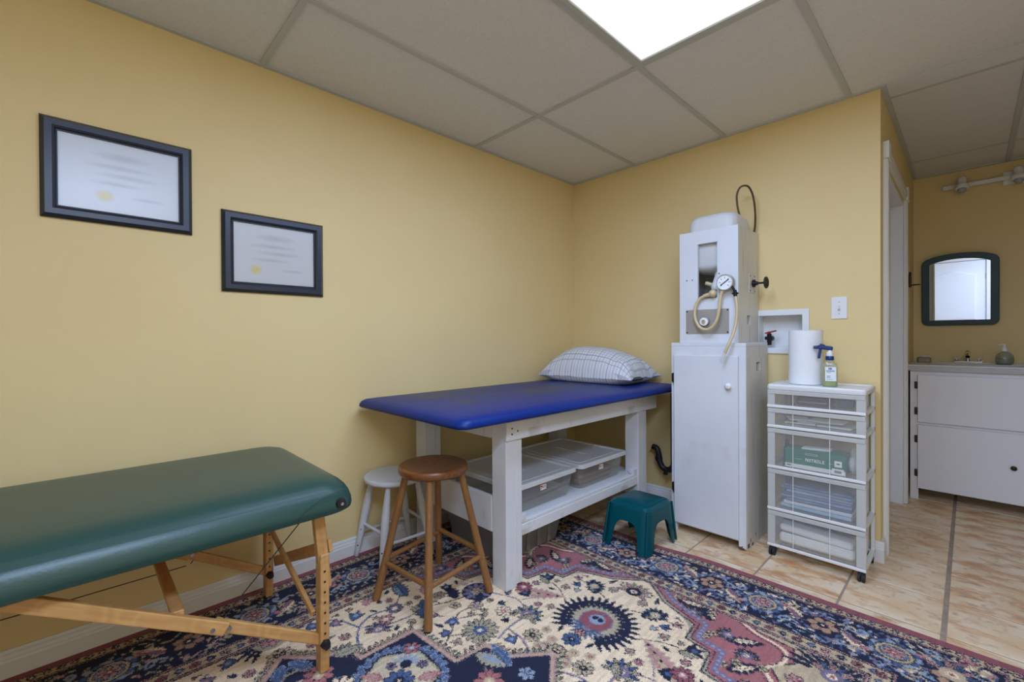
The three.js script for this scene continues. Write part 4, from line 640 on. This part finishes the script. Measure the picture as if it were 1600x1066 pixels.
  const v = part('valve_stem', merge(rod(V(x1 + 0.003, 1.405 + Y, 0.12), V(x1 + 0.03, 1.405 + Y, 0.12), 0.014, 0.011), rod(V(x1 + 0.03, 1.405 + Y, 0.12), V(x1 + 0.072, 1.405 + Y, 0.12), 0.0055), rod(V(x1 + 0.012, 1.425 + Y, 0.12), V(x1 + 0.012, 1.385 + Y, 0.12), 0.008)), M.darkMetal, t);
  const spokes = []; for (let i = 0; i < 5; i++) { const a = i / 5 * 6.283; spokes.push(rod(V(x1 + 0.073, 1.405 + Y, 0.12), V(x1 + 0.073, 1.405 + Y + 0.026 * Math.sin(a), 0.12 + 0.026 * Math.cos(a)), 0.004, 0.004, 8)); }
  part('hand_wheel', merge(at(new THREE.TorusGeometry(0.027, 0.0062, 8, 20).rotateY(Math.PI / 2), x1 + 0.073, 1.405 + Y, 0.12), ...spokes), M.black, v);
  for (const [x, y] of [[1.066, 1.43], [1.098, 1.43], [1.244, 1.452]]) part('screw', rod(V(x, y + Y, z1 - 0.001), V(x, y + Y, z1 + 0.0015), 0.0035, 0.0035, 8), M.bronze, t);
}

// ---------------------------------------------------------------- laundry outlet box and light switch in the back wall
{
  const t = thing('outlet_box', 'white recessed laundry outlet box in the yellow wall', 'outlet box', [0, 1.015, 0]);
  const Y = -1.015;
  const fl = new THREE.Shape([[1.31, 1.015], [1.587, 1.015], [1.587, 1.257], [1.31, 1.257]].map(p => new THREE.Vector2(...p)));
  fl.holes.push(new THREE.Path([[1.338, 1.043], [1.338, 1.229], [1.559, 1.229], [1.559, 1.043]].map(p => new THREE.Vector2(...p))));
  part('flange', new THREE.ExtrudeGeometry(fl, { depth: 0.004, bevelEnabled: true, bevelThickness: 0.002, bevelSize: 0.002, bevelSegments: 2 }), M.whitePlastic, t, [0, Y, 0.0025]);
  part('liner', merge(span(1.337, 1.57, 1.032 + Y, 1.24 + Y, -0.09, -0.085, 0), span(1.337, 1.57, 1.234 + Y, 1.24 + Y, -0.085, 0.002, 0), span(1.337, 1.57, 1.032 + Y, 1.038 + Y, -0.085, 0.002, 0), span(1.564, 1.57, 1.038 + Y, 1.234 + Y, -0.085, 0.002, 0), span(1.337, 1.342, 1.038 + Y, 1.234 + Y, -0.085, 0.002, 0)), M.whitePlastic, t);
  const v = part('valve_body', merge(rod(V(1.385, 1.10 + Y, -0.084), V(1.385, 1.10 + Y, -0.02), 0.014), rod(V(1.385, 1.06 + Y, -0.035), V(1.385, 1.125 + Y, -0.035), 0.012), rod(V(1.365, 1.10 + Y, -0.03), V(1.405, 1.10 + Y, -0.03), 0.010)), M.darkMetal, t);
  part('valve_lever', merge(beam(V(1.365, 1.128 + Y, -0.03), V(1.425, 1.142 + Y, -0.02), 0.018, 0.008), rod(V(1.385, 1.12 + Y, -0.033), V(1.388, 1.137 + Y, -0.029), 0.008)), M.red, v);
}
{
  const t = thing('light_switch', 'white toggle light switch plate on the yellow wall', 'light switch', [1.72, 1.255, 0]);
  part('plate', at(rbox(0.068, 0.114, 0.006, 0.0028, 3), 0, 0, 0.0032), M.whitePlastic, t);
  part('toggle', merge(at(rbox(0.011, 0.024, 0.003, 0.001), 0, 0, 0.0072), at(rbox(0.008, 0.011, 0.014, 0.002).rotateX(0.5), 0, -0.004, 0.012)), M.creamPlastic, t);
  for (const y of [0.03, -0.03]) part('screw', rod(V(0, y, 0.006), V(0, y, 0.0072), 0.003, 0.003, 10), M.brushed, t);
}
// black drain pipe beside the cabinet
{
  const t = thing('drain_pipe', 'black plastic drain pipe with curved trap beside white cabinet', 'pipe', [0, 0, 0]);
  part('trap', tube([[0.700, 0.372, 0.05], [0.728, 0.366, 0.05], [0.742, 0.335, 0.05], [0.748, 0.29, 0.05], [0.772, 0.245, 0.05], [0.81, 0.236, 0.05], [0.843, 0.262, 0.05], [0.848, 0.31, 0.05], [0.848, 0.36, 0.05]], 0.019, 50, 14), M.black, t);
  part('stand_pipe', rod(V(0.848, 0.33, 0.05), V(0.848, 0.745, 0.05), 0.019, 0.019, 18), M.black, t);
  part('coupling', rod(V(0.742, 0.315, 0.05), V(0.747, 0.29, 0.05), 0.023, 0.023, 18), M.black, t);
  part('clean_out', rod(V(0.795, 0.232, 0.05), V(0.79, 0.203, 0.05), 0.014, 0.014, 16), M.black, t);
  part('wall_flange', merge(rod(V(0.848, 0.6, 0.002), V(0.848, 0.6, 0.05), 0.012), rod(V(0.848, 0.6, 0.001), V(0.848, 0.6, 0.008), 0.03)), M.black, t);
}

// ---------------------------------------------------------------- drawer cart
const CART = { x0: 1.473, x1: 1.868, z0: 0.025, z1: 0.312 };
const LEVELS = [[0.765, 0.842], [0.664, 0.748], [0.459, 0.647], [0.248, 0.442], [0.066, 0.231]];
{
  const { x0, x1, z0, z1 } = CART;
  const t = thing('drawer_cart', 'white plastic rolling cart with five translucent drawers', 'drawer cart', [0, 0, 0]);
  part('top', merge(at(loftRect([[0.395, 0.287, 0.012, 0.843], [0.399, 0.291, 0.014, 0.848], [0.399, 0.291, 0.014, 0.862], [0.39, 0.282, 0.014, 0.868], [0.37, 0.262, 0.012, 0.868], [0.365, 0.257, 0.012, 0.864]], 4, 0.5), (x0 + x1) / 2, 0, (z0 + z1) / 2)), M.whitePlastic, t);
  for (const [x, z] of [[x0, z0], [x1 - 0.016, z0], [x0, z1 - 0.03], [x1 - 0.016, z1 - 0.03]]) part('post', span(x, x + 0.016, 0.05, 0.845, z, z + 0.022, 0.003), M.creamPlastic, t);
  for (const y of [0.752, 0.651, 0.446, 0.235, 0.05]) {
    part('shelf_rail', merge(span(x0 - 0.001, x1 + 0.001, y, y + 0.014, z1 - 0.010, z1 + 0.002, 0.003), span(x0, x0 + 0.018, y - 0.004, y + 0.014, z0, z1 - 0.01, 0.002), span(x1 - 0.018, x1, y - 0.004, y + 0.014, z0, z1 - 0.01, 0.002), span(x0, x1, y, y + 0.012, z0, z0 + 0.012, 0.002)), M.whitePlastic, t);
  }
  for (const [y0, y1] of LEVELS) {
    const X0 = x0 + 0.019, X1 = x1 - 0.019, d = part('drawer', merge(span(X0, X1, y0 + 0.002, y0 + 0.005, z0 + 0.014, z1 - 0.006, 0), span(X0, X0 + 0.002, y0 + 0.005, y1 - 0.016, z0 + 0.014, z1 - 0.006, 0), span(X1 - 0.002, X1, y0 + 0.005, y1 - 0.016, z0 + 0.014, z1 - 0.006, 0), span(X0, X1, y0 + 0.005, y1 - 0.016, z0 + 0.014, z0 + 0.016, 0)), M.frost, t);
    part('drawer_front', span(x0 + 0.002, x1 - 0.002, y0 + 0.001, y1 - 0.02, z1 - 0.004, z1 - 0.0015, 0), M.frost, d);
    part('drawer_lip', span(x0 + 0.001, x1 - 0.001, y1 - 0.022, y1 - 0.001, z1 - 0.012, z1 + 0.003, 0.003), M.frostDense, d);
    for (const x of [x0 + 0.113, x0 + 0.262]) part('rib', span(x - 0.0012, x + 0.0012, y0 + 0.001, y1 - 0.022, z1 - 0.0015, z1 + 0.0005, 0), M.whitePlastic, d);
    for (const [a, b] of [[x0 + 0.002, x0 + 0.034], [x1 - 0.034, x1 - 0.002]]) part('frosted_margin', span(a, b, y0 + 0.001, y1 - 0.02, z1 - 0.0014, z1 + 0.0006, 0), M.frostDense, d);
  }
  for (const [x, z] of [[x0 + 0.018, z0 + 0.02], [x1 - 0.018, z0 + 0.02], [x0 + 0.018, z1 - 0.02], [x1 - 0.018, z1 - 0.02]]) {
    const c = part('caster', merge(rod(V(x, 0.03, z), V(x, 0.052, z), 0.008), span(x - 0.014, x + 0.014, 0.026, 0.044, z - 0.016, z + 0.016, 0.006)), M.blackRubber, t);
    for (const s of [-1, 1]) part('wheel', rod(V(x + s * 0.003, 0.02, z + 0.003), V(x + s * 0.013, 0.02, z + 0.003), 0.0198, 0.0198, 20), M.blackRubber, c);
  }
}
// what lies in the drawers
{
  const zc = 0.165;
  const k = thing('tool_pouch', 'dark grey zipped pouch in the top translucent drawer', 'pouch', [1.655, 0.7705, zc + 0.03]);
  part('body', at(loftRect([[0.13, 0.14, 0.02, 0], [0.14, 0.15, 0.03, 0.012], [0.135, 0.145, 0.03, 0.034], [0.11, 0.12, 0.03, 0.042]], 5, 1.0), 0, 0, 0), std({ color: 0x33363e, roughness: 0.8 }), k);
  part('zip', span(-0.06, 0.06, 0.014, 0.019, 0.074, 0.077, 0.001), M.steel, k);
  const b = thing('blue_wrap', 'rolled blue elastic wrap in the top translucent drawer', 'bandage', [1.785, 0.7705, zc + 0.06]);
  part('roll', rod(V(-0.03, 0.024, 0), V(0.03, 0.024, 0), 0.023, 0.023, 24), std({ color: 0x5a708c, roughness: 0.9 }), b);
  part('roll_end', rod(V(0.03, 0.024, 0), V(0.031, 0.024, 0), 0.012, 0.012, 18), std({ color: 0x44566e, roughness: 0.9 }), b);
  for (const [x, y, z, a, w] of [[-0.07, 0.0055, 0.02, 0.04, 0.13], [0.075, 0.0055, 0.03, -0.08, 0.14], [0.0, 0.0148, 0.0, 0.2, 0.18], [0.04, 0.0242, 0.02, -0.05, 0.14], [-0.085, 0.0242, 0.03, 0.4, 0.09]]) tag(part('paper_packet', rbox(w, 0.0085, 0.10, 0.004).rotateY(a), M.paper, scene, [1.67 + x, 0.6695 + y, zc + 0.02 + z]), 'white paper packet lying loose in the second translucent drawer', 'packet', 'paper packets in the second drawer');
  const gt = canvasTex(512, 192, (g) => {
    g.fillStyle = '#1f7a5c'; g.fillRect(0, 0, 512, 192); g.fillStyle = '#e9ebe8'; g.fillRect(0, 150, 512, 42); g.fillStyle = '#dfe6e0'; g.fillRect(180, 24, 104, 18); g.fillStyle = '#174f40'; g.fillRect(184, 28, 96, 10);
    g.fillStyle = '#f2f4f0'; g.font = 'bold 44px sans-serif'; g.textAlign = 'center'; g.fillText('NITRILE', 262, 108); g.fillRect(90, 94, 60, 3); g.fillRect(374, 94, 40, 3);
    g.fillRect(424, 56, 60, 60); g.fillStyle = '#1f7a5c'; g.fillRect(440, 78, 28, 14); g.fillStyle = '#f4f4f2'; g.fillRect(404, 134, 96, 58); g.fillStyle = '#8a9090'; g.fillRect(424, 150, 56, 26); g.fillStyle = '#555'; g.fillRect(14, 164, 40, 12);
  });
  const gl = thing('glove_box', 'green and white box of nitrile gloves in the middle drawer', 'glove box', [1.672, 0.4645, zc + 0.085]);
  part('carton', at(rbox(0.245, 0.092, 0.11, 0.003), 0, 0.046, 0), std({ color: 0x1f7a5c, roughness: 0.5 }), gl);
  part('printed_front', new THREE.PlaneGeometry(0.243, 0.09), std({ map: gt, roughness: 0.45 }), gl, [0, 0.046, 0.0556]);
  part('opening_flap', at(rbox(0.12, 0.012, 0.05, 0.005, 2).rotateZ(0.06), 0, 0.096, 0), M.label, gl);
  const bo = thing('small_bottle', 'small dark dropper bottle behind the glove box', 'bottle', [1.54, 0.4645, zc + 0.06]);
  part('body', lathe([[0.001, 0], [0.015, 0], [0.016, 0.004], [0.016, 0.075], [0.008, 0.09], [0.001, 0.09]], 20), std({ color: 0x2d3240, roughness: 0.4 }), bo);
  part('cap', at(lathe([[0.001, 0.09], [0.010, 0.09], [0.009, 0.115], [0.001, 0.12]], 16), 0, 0, 0), M.black, bo);
  const gb = thing('glove_bag', 'clear crumpled bag at the end of the glove box', 'bag', [1.815, 0.4645, zc + 0.07]);
  part('crumple', at(new THREE.IcosahedronGeometry(0.032, 2).scale(0.75, 1.35, 1.1), 0, 0.045, 0), M.paper, gb);
  part('twist', at(new THREE.IcosahedronGeometry(0.018, 2).scale(0.8, 1.6, 0.9), 0.002, 0.095, 0.004), M.paper, gb);
  const cols = [0x9fc4dc, 0xd8dde4, 0x6f86a8, 0x8ea2bf, 0x6c83a6, 0x93a6c2, 0x7389aa, 0x5f7699];
  for (let i = 0; i < 8; i++) {
    const y = 0.2545 + (i < 2 ? i * 0.018 : 0.036 + (i - 2) * 0.0135), n = i === 0 ? 'light blue' : i === 1 ? 'white' : 'blue';
    const c = part('folded_cloth', at(rbox(0.29 - 0.012 * (i % 3), i < 2 ? 0.017 : 0.0125, 0.2, 0.005, 2), 0, 0, 0), std({ color: cols[i], roughness: 0.95 }), scene, [1.672 + 0.004 * (i % 3), y + 0.0085, zc + 0.02], [0, 0.03 * ((i % 3) - 1), 0]);
    tag(c, i === 0 ? 'light blue folded cloth at the bottom of the drawer stack' : i === 1 ? 'white folded cloth above the light blue one in drawer' : 'blue folded cloth in the fourth drawer stack', 'cloth', i > 1 ? 'blue folded cloths in the drawer' : undefined);
  }
  const w = thing('white_pad', 'thick white folded pad filling the bottom drawer', 'pad', [1.672, 0.0725, zc + 0.03]);
  part('pad_fold', at(rbox(0.31, 0.05, 0.2, 0.02, 3), 0, 0.026, 0), M.paper, w);
  part('pad_fold', at(rbox(0.30, 0.035, 0.19, 0.015, 3).rotateZ(-0.05), -0.003, 0.070, 0), M.paper, w);
  const bl = thing('blue_sheet', 'slate blue cloth over the white pad in bottom drawer', 'cloth', [1.672, 0.165, zc - 0.02]);
  part('fold', at(rbox(0.3, 0.014, 0.16, 0.006), 0, 0.010, 0), std({ color: 0x5f7284, roughness: 0.95 }), bl);
  part('fold', at(rbox(0.28, 0.014, 0.15, 0.006), 0, 0.0245, 0), std({ color: 0x6c8092, roughness: 0.95 }), bl);
}
// on the cart: paper towel and spray bottle
{
  const t = thing('paper_towel_roll', 'tall white paper towel roll standing on the drawer cart', 'paper towel', [1.603, 0.8645, 0.145]);
  part('roll', lathe([[0.022, 0.0], [0.073, 0.0], [0.0745, 0.004], [0.0745, 0.272], [0.072, 0.276], [0.022, 0.276], [0.021, 0.27], [0.021, 0.005], [0.022, 0]], 56), M.paper, t);
  part('core', lathe([[0.0205, 0.001], [0.0205, 0.275], [0.019, 0.275], [0.019, 0.001]], 32), std({ color: 0xa58a66, roughness: 0.9 }), t);
}
{
  const t = thing('spray_bottle', 'spray bottle with blue trigger and pale green liquid on cart', 'spray bottle', [1.716, 0.8645, 0.205], 0.35);
  const bodyM = phy({ color: 0xeef2ea, roughness: 0.12, transmission: 0.85, thickness: 0, ior: 1.45 });
  part('body', at(loftRect([[0.056, 0.036, 0.014, 0], [0.062, 0.042, 0.017, 0.004], [0.062, 0.042, 0.017, 0.098], [0.054, 0.038, 0.017, 0.112], [0.03, 0.028, 0.0135, 0.124], [0.026, 0.026, 0.0125, 0.132]], 6, 1.0), 0, 0, 0), bodyM, t);
  part('liquid', at(loftRect([[0.054, 0.034, 0.013, 0.0015], [0.059, 0.039, 0.015, 0.005], [0.059, 0.039, 0.015, 0.024]], 6, 0.6), 0, 0, 0), phy({ color: 0xc8d66a, roughness: 0.2, transmission: 0.5, thickness: 0 }), t);
  const lab = canvasTex(128, 192, (g) => { g.fillStyle = '#e6ebe6'; g.fillRect(0, 0, 128, 192); g.fillStyle = '#1d3f8c'; g.fillRect(38, 12, 40, 24); g.fillStyle = '#e6ebe6'; g.fillRect(46, 18, 8, 12); g.fillRect(60, 18, 10, 5); g.fillStyle = '#24479a'; for (let i = 0; i < 7; i++) g.fillRect(14 + i * 14, 48, 10, 15); g.fillStyle = '#50689c'; for (const [y, w] of [[76, 50], [120, 44], [132, 38], [144, 46], [168, 64]]) g.fillRect(20, y, w, 5); });
  part('label', new THREE.PlaneGeometry(0.044, 0.068), std({ map: lab, roughness: 0.5 }), t, [0, 0.062, 0.0214]);
  part('collar', at(lathe([[0.014, 0.128], [0.0175, 0.129], [0.0175, 0.146], [0.012, 0.148]], 22), 0, 0, 0), M.blueTrigger, t);
  part('neck', at(lathe([[0.012, 0.147], [0.015, 0.149], [0.013, 0.165], [0.007, 0.176], [0.007, 0.186], [0.001, 0.187]], 20), 0, 0, 0), M.whitePlastic, t);
  const h = part('sprayer_head', merge(beam(V(0.012, 0.184, 0), V(-0.05, 0.192, 0), 0.02, 0.020, V(0, 1, 0), 0.006), beam(V(-0.02, 0.196, 0), V(-0.04, 0.204, 0), 0.016, 0.012, V(0, 1, 0), 0.004), rod(V(-0.05, 0.19, 0), V(-0.066, 0.19, 0), 0.009, 0.007)), M.blueTrigger, t);
  part('trigger', beam(V(-0.036, 0.186, 0), V(-0.044, 0.136, 0), 0.012, 0.012, V(1, 0, 0), 0.004), M.blueTrigger, h);
}

// ---------------------------------------------------------------- framed certificates
function picture(label, y0, y1, z0, z1, tint, seal) {
  const w = z1 - z0, h = y1 - y0, t = thing('framed_certificate', label, 'picture frame', [0.001, (y0 + y1) / 2, (z0 + z1) / 2], Math.PI / 2);
  const fw = 0.045;
  const ring = (a, b, za, zb) => { const s = new THREE.Shape([[-w / 2 + a, -h / 2 + a], [w / 2 - a, -h / 2 + a], [w / 2 - a, h / 2 - a], [-w / 2 + a, h / 2 - a]].map(p => new THREE.Vector2(...p))); return s; };
  const prof = [[0, 0], [0, 0.008], [0.008, 0.016], [0.012, 0.021], [0.030, 0.021], [0.036, 0.017], [0.040, 0.012], [0.040, 0.004], [0.040, 0]];
  const rings = prof.map(([o, z]) => [[-w / 2 + o, -h / 2 + o, z], [w / 2 - o, -h / 2 + o, z], [w / 2 - o, h / 2 - o, z], [-w / 2 + o, h / 2 - o, z]]);
  part('moulding', loft(rings, 0.25, false, false), M.frame, t);
  const lip = [[0.040, 0.0125], [0.0435, 0.0125], [0.0435, 0.004]].map(([o, z]) => [[-w / 2 + o, -h / 2 + o, z], [w / 2 - o, -h / 2 + o, z], [w / 2 - o, h / 2 - o, z], [-w / 2 + o, h / 2 - o, z]]);
  part('inner_lip', loft(lip, 0.25, false, false), M.frameLip, t);
  const paper = canvasTex(420, 340, (g) => {
    g.fillStyle = tint; g.fillRect(0, 0, 420, 340); 
    const blob = (x, y, rx, ry, c, a) => { for (let i = 10; i > 0; i--) { g.globalAlpha = a / 10; g.fillStyle = c; g.beginPath(); g.ellipse(x, y, rx * i / 10, ry * i / 10, 0, 0, 7); g.fill(); } g.globalAlpha = 1; };
    for (const [x, y, rx, ry] of [[210, 70, 110, 22], [200, 120, 130, 14], [230, 160, 120, 14], [190, 200, 100, 12], [300, 255, 70, 10]]) blob(x, y, rx, ry, '#8a9096', 0.45);
    blob(seal, 262, 34, 30, '#d9b84a', 1.2);
  });
  part('paper', new THREE.PlaneGeometry(w - 0.084, h - 0.084), std({ map: paper, roughness: 0.8 }), t, [0, 0, 0.005]);
  part('glazing', at(box(w - 0.084, h - 0.084, 0.002), 0, 0, 0.0085), M.pane, t);
}
picture('dark framed certificate hanging above the massage table, the higher one', 1.529, 1.873, 2.488, 2.909, '#d3d6da', 150);
picture('dark framed certificate hanging nearer the blue table, the lower one', 1.312, 1.656, 1.970, 2.388, '#cbc9c6', 110);

// ---------------------------------------------------------------- washbasin alcove
{
  const t = thing('vanity_cabinet', 'white vanity cabinet with two wide doors in the alcove', 'vanity', [0, 0, 0]);
  const zf = -1.265, xl = 1.905, xr = XR - 0.005;
  part('carcass', merge(span(xl, xl + 0.018, 0.075, 0.872, ZB + 0.003, zf - 0.02, 0), span(xr - 0.018, xr, 0.075, 0.872, ZB + 0.003, zf - 0.02, 0), span(xl + 0.018, xr - 0.018, 0.075, 0.093, ZB + 0.003, zf - 0.02, 0), span(xl + 0.018, xr - 0.018, 0.093, 0.7, ZB + 0.003, ZB + 0.012, 0), span(xl + 0.04, xr, 0.508, 0.527, zf - 0.02, zf, 0), span(xl, xl + 0.042, 0.0, 0.872, zf - 0.02, zf, 0.002), span(xl + 0.04, xr, 0.83, 0.872, zf - 0.02, zf, 0.002)), M.vanity, t);
  part('toe_kick', span(xl + 0.04, xr, 0.0, 0.075, zf - 0.30, zf - 0.285, 0), M.vanity, t);
  for (const [y0, y1, kx, ky] of [[0.527, 0.846, 0, 0], [0.078, 0.508, 2.376, 0.302]]) {
    const d = part('door', span(1.944, 2.44, y0, y1, zf, zf + 0.018, 0.003), M.vanity, t);
    if (kx) part('knob', merge(at(lathe([[0.001, 0.018], [0.008, 0.018], [0.014, 0.014], [0.013, 0.009], [0.006, 0.005], [0.006, 0]], 20).rotateX(Math.PI / 2), kx, ky, zf + 0.018)), M.bronze, d);
    for (const y of (kx ? [0.18, 0.41] : [0.60, 0.775])) part('hinge', span(1.928, 1.943, y - 0.024, y + 0.024, zf, zf + 0.012, 0.003), M.bronze, d);
    const e = part('door', span(2.452, 2.95, y0, y1, zf, zf + 0.018, 0.003), M.vanity, t);
    if (kx) part('knob', at(lathe([[0.001, 0.018], [0.008, 0.018], [0.014, 0.014], [0.013, 0.009], [0.006, 0.005], [0.006, 0]], 20).rotateX(Math.PI / 2), 2.51, ky, zf + 0.018), M.bronze, e);
  }
}
{
  const t = thing('vanity_worktop', 'pale laminate worktop with rimmed basin on the vanity', 'worktop', [0, 0.8725, 0]);
  const s = new THREE.Shape([[1.888, ZB + 0.002], [XR - 0.003, ZB + 0.002], [XR - 0.003, -1.245], [1.888, -1.245]].map(p => new THREE.Vector2(...p)));
  const hole = new THREE.Path(); hole.absellipse(2.22, -1.50, 0.21, 0.16, 0, 6.283, true); s.holes.push(hole);
  const g = new THREE.ExtrudeGeometry(s, { depth: 0.04, bevelEnabled: false, curveSegments: 32 }); g.applyMatrix4(new THREE.Matrix4().makeBasis(V(1, 0, 0), V(0, 0, 1), V(0, -1, 0))); 
  part('slab', boxUV(g), M.counter, t, [0, 0.041, 0]);
  part('front_edge', span(1.888, XR - 0.003, 0.0, 0.034, -1.246, -1.241, 0.002), M.counterEdge, t);
  part('basin', at(lathe([[0.001, -0.11], [0.10, -0.105], [0.16, -0.06], [0.195, 0.0], [0.205, 0.042], [0.222, 0.048], [0.226, 0.042]], 44).scale(1, 1, 0.77), 2.22, 0, -1.50), M.whitePlastic, t);
}
{
  const t = thing('basin_tap', 'chrome basin tap with two clear round handles', 'tap', [2.18, 0.9125, -1.70]);
  part('base', at(rbox(0.15, 0.016, 0.045, 0.006, 3), 0, 0.009, 0), M.chrome, t);
  part('spout', merge(tube([[0, 0.01, 0], [0, 0.055, 0.005], [0, 0.07, 0.03], [0, 0.062, 0.085], [0, 0.05, 0.10]], 0.012, 24, 12), at(new THREE.SphereGeometry(0.016, 16, 12).scale(1, 1.5, 1), 0, 0.068, 0.0)), M.chrome, t);
  for (const s of [-1, 1]) { part('handle', at(lathe([[0.001, 0.05], [0.016, 0.05], [0.022, 0.042], [0.022, 0.03], [0.014, 0.02], [0.010, 0.016]], 16), s * 0.055, 0, 0), M.frost, t); part('stem', rod(V(s * 0.055, 0.012, 0), V(s * 0.055, 0.03, 0), 0.009), M.chrome, t); }
}
{
  const t = thing('soap_dispenser', 'round clear soap dispenser with white pump on worktop', 'soap dispenser', [2.352, 0.9125, -1.62]);
  part('bottle', lathe([[0.001, 0], [0.036, 0], [0.042, 0.008], [0.045, 0.03], [0.042, 0.058], [0.03, 0.078], [0.016, 0.086], [0.013, 0.094]], 32), phy({ color: 0xd8dcd0, roughness: 0.1, transmission: 0.8, thickness: 0 }), t);
  part('soap', lathe([[0.001, 0.002], [0.034, 0.002], [0.04, 0.01], [0.042, 0.03], [0.0405, 0.045], [0.001, 0.045]], 28), phy({ color: 0xb9b090, roughness: 0.3, transmission: 0.4, thickness: 0 }), t);
  part('pump', merge(lathe([[0.015, 0.09], [0.016, 0.105], [0.012, 0.112], [0.006, 0.118], [0.005, 0.14], [0.001, 0.14]], 18), beam(V(0.004, 0.136, 0), V(-0.034, 0.134, 0.01), 0.009, 0.008)), M.whitePlastic, t);
}
{
  const t = thing('soap_dish', 'beige soap holder beside the side wall on worktop', 'soap dish', [1.955, 0.9125, -1.665]);
  part('holder', loftRect([[0.075, 0.06, 0.012, 0], [0.08, 0.064, 0.014, 0.006], [0.076, 0.06, 0.014, 0.036], [0.066, 0.05, 0.012, 0.04]], 5, 0.9), std({ color: 0xa08a70, roughness: 0.4 }), t);
  part('lid', at(rbox(0.045, 0.012, 0.04, 0.005), 0.012, 0.046, 0), M.creamPlastic, t);
}
{ // tilted mirror with arched teal frame
  const t = thing('wall_mirror', 'arched mirror in a dark teal frame above the basin', 'mirror', [2.135, 1.19, ZB + 0.012]);
  t.rotation.set(0.0348, -0.0105, 0, 'YXZ');
  const arch = (w, h, rise, r) => { const s = new THREE.Shape(), a = w / 2; s.moveTo(-a + r, 0); s.lineTo(a - r, 0); s.quadraticCurveTo(a, 0, a, r); s.lineTo(a, h - r); s.quadraticCurveTo(a, h, a - r, h + r * 0.25); s.bezierCurveTo(a * 0.5, h + rise, -a * 0.5, h + rise, -a + r, h + r * 0.25); s.quadraticCurveTo(-a, h, -a, h - r); s.lineTo(-a, r); s.quadraticCurveTo(-a, 0, -a + r, 0); return s; };
  const o = arch(0.392, 0.485, 0.042, 0.04), inn = arch(0.322, 0.425, 0.042, 0.008);
  const pts = inn.getPoints(14).map(p => new THREE.Vector2(p.x, p.y + 0.03)); o.holes.push(new THREE.Path(pts));
  part('frame', new THREE.ExtrudeGeometry(o, { depth: 0.012, bevelEnabled: true, bevelThickness: 0.004, bevelSize: 0.004, bevelSegments: 3, curveSegments: 14 }), M.teal, t, [0, 0, 0.004]);
  part('glass', new THREE.ExtrudeGeometry(arch(0.36, 0.455, 0.042, 0.01), { depth: 0.003, bevelEnabled: false, curveSegments: 14 }), M.mirror, t, [0, 0.013, 0.004]);
}
{
  const t = thing('track_light', 'white track light bar with two spot heads on alcove wall', 'track light', [2.05, 2.20, ZB]);
  part('bar', span(0, 0.62, -0.014, 0.014, 0.012, 0.04, 0.003), M.whitePlastic, t);
  part('wall_box', span(0.30, 0.42, -0.045, 0.045, 0.0, 0.02, 0.004), M.whitePlastic, t);
  for (const x of [0.10, 0.37]) {
    const h = part('spot_head', at(lathe([[0.001, 0.05], [0.02, 0.05], [0.024, 0.04], [0.024, -0.005], [0.036, -0.012], [0.038, -0.022], [0.034, -0.026], [0.038, -0.032], [0.034, -0.04], [0.022, -0.04]], 26).rotateX(-0.25), x, 0.0, 0.085), M.whitePlastic, t);
    part('lamp', at(new THREE.SphereGeometry(0.024, 18, 12), x, -0.045, 0.097), std({ color: 0xa8a8b0, roughness: 0.3 }), h);
    part('arm', rod(V(x, 0.0, 0.03), V(x, 0.02, 0.085), 0.008), M.whitePlastic, t);
  }
}
{
  const t = thing('towel_hook', 'dark metal towel hook on the alcove side wall', 'hook', [WX, 1.50, -1.44]);
  part('back_plate', at(loftRect([[0.012, 0.035, 0.004, -0.045], [0.016, 0.04, 0.005, 0.0], [0.012, 0.03, 0.004, 0.055], [0.008, 0.02, 0.003, 0.065]], 4, 1.0), 0.008, 0, 0), M.bronze, t);
  part('peg', rod(V(0.01, -0.03, 0), V(0.062, -0.028, 0.01), 0.005, 0.004), M.bronze, t);
}

renderer.render(scene, camera);
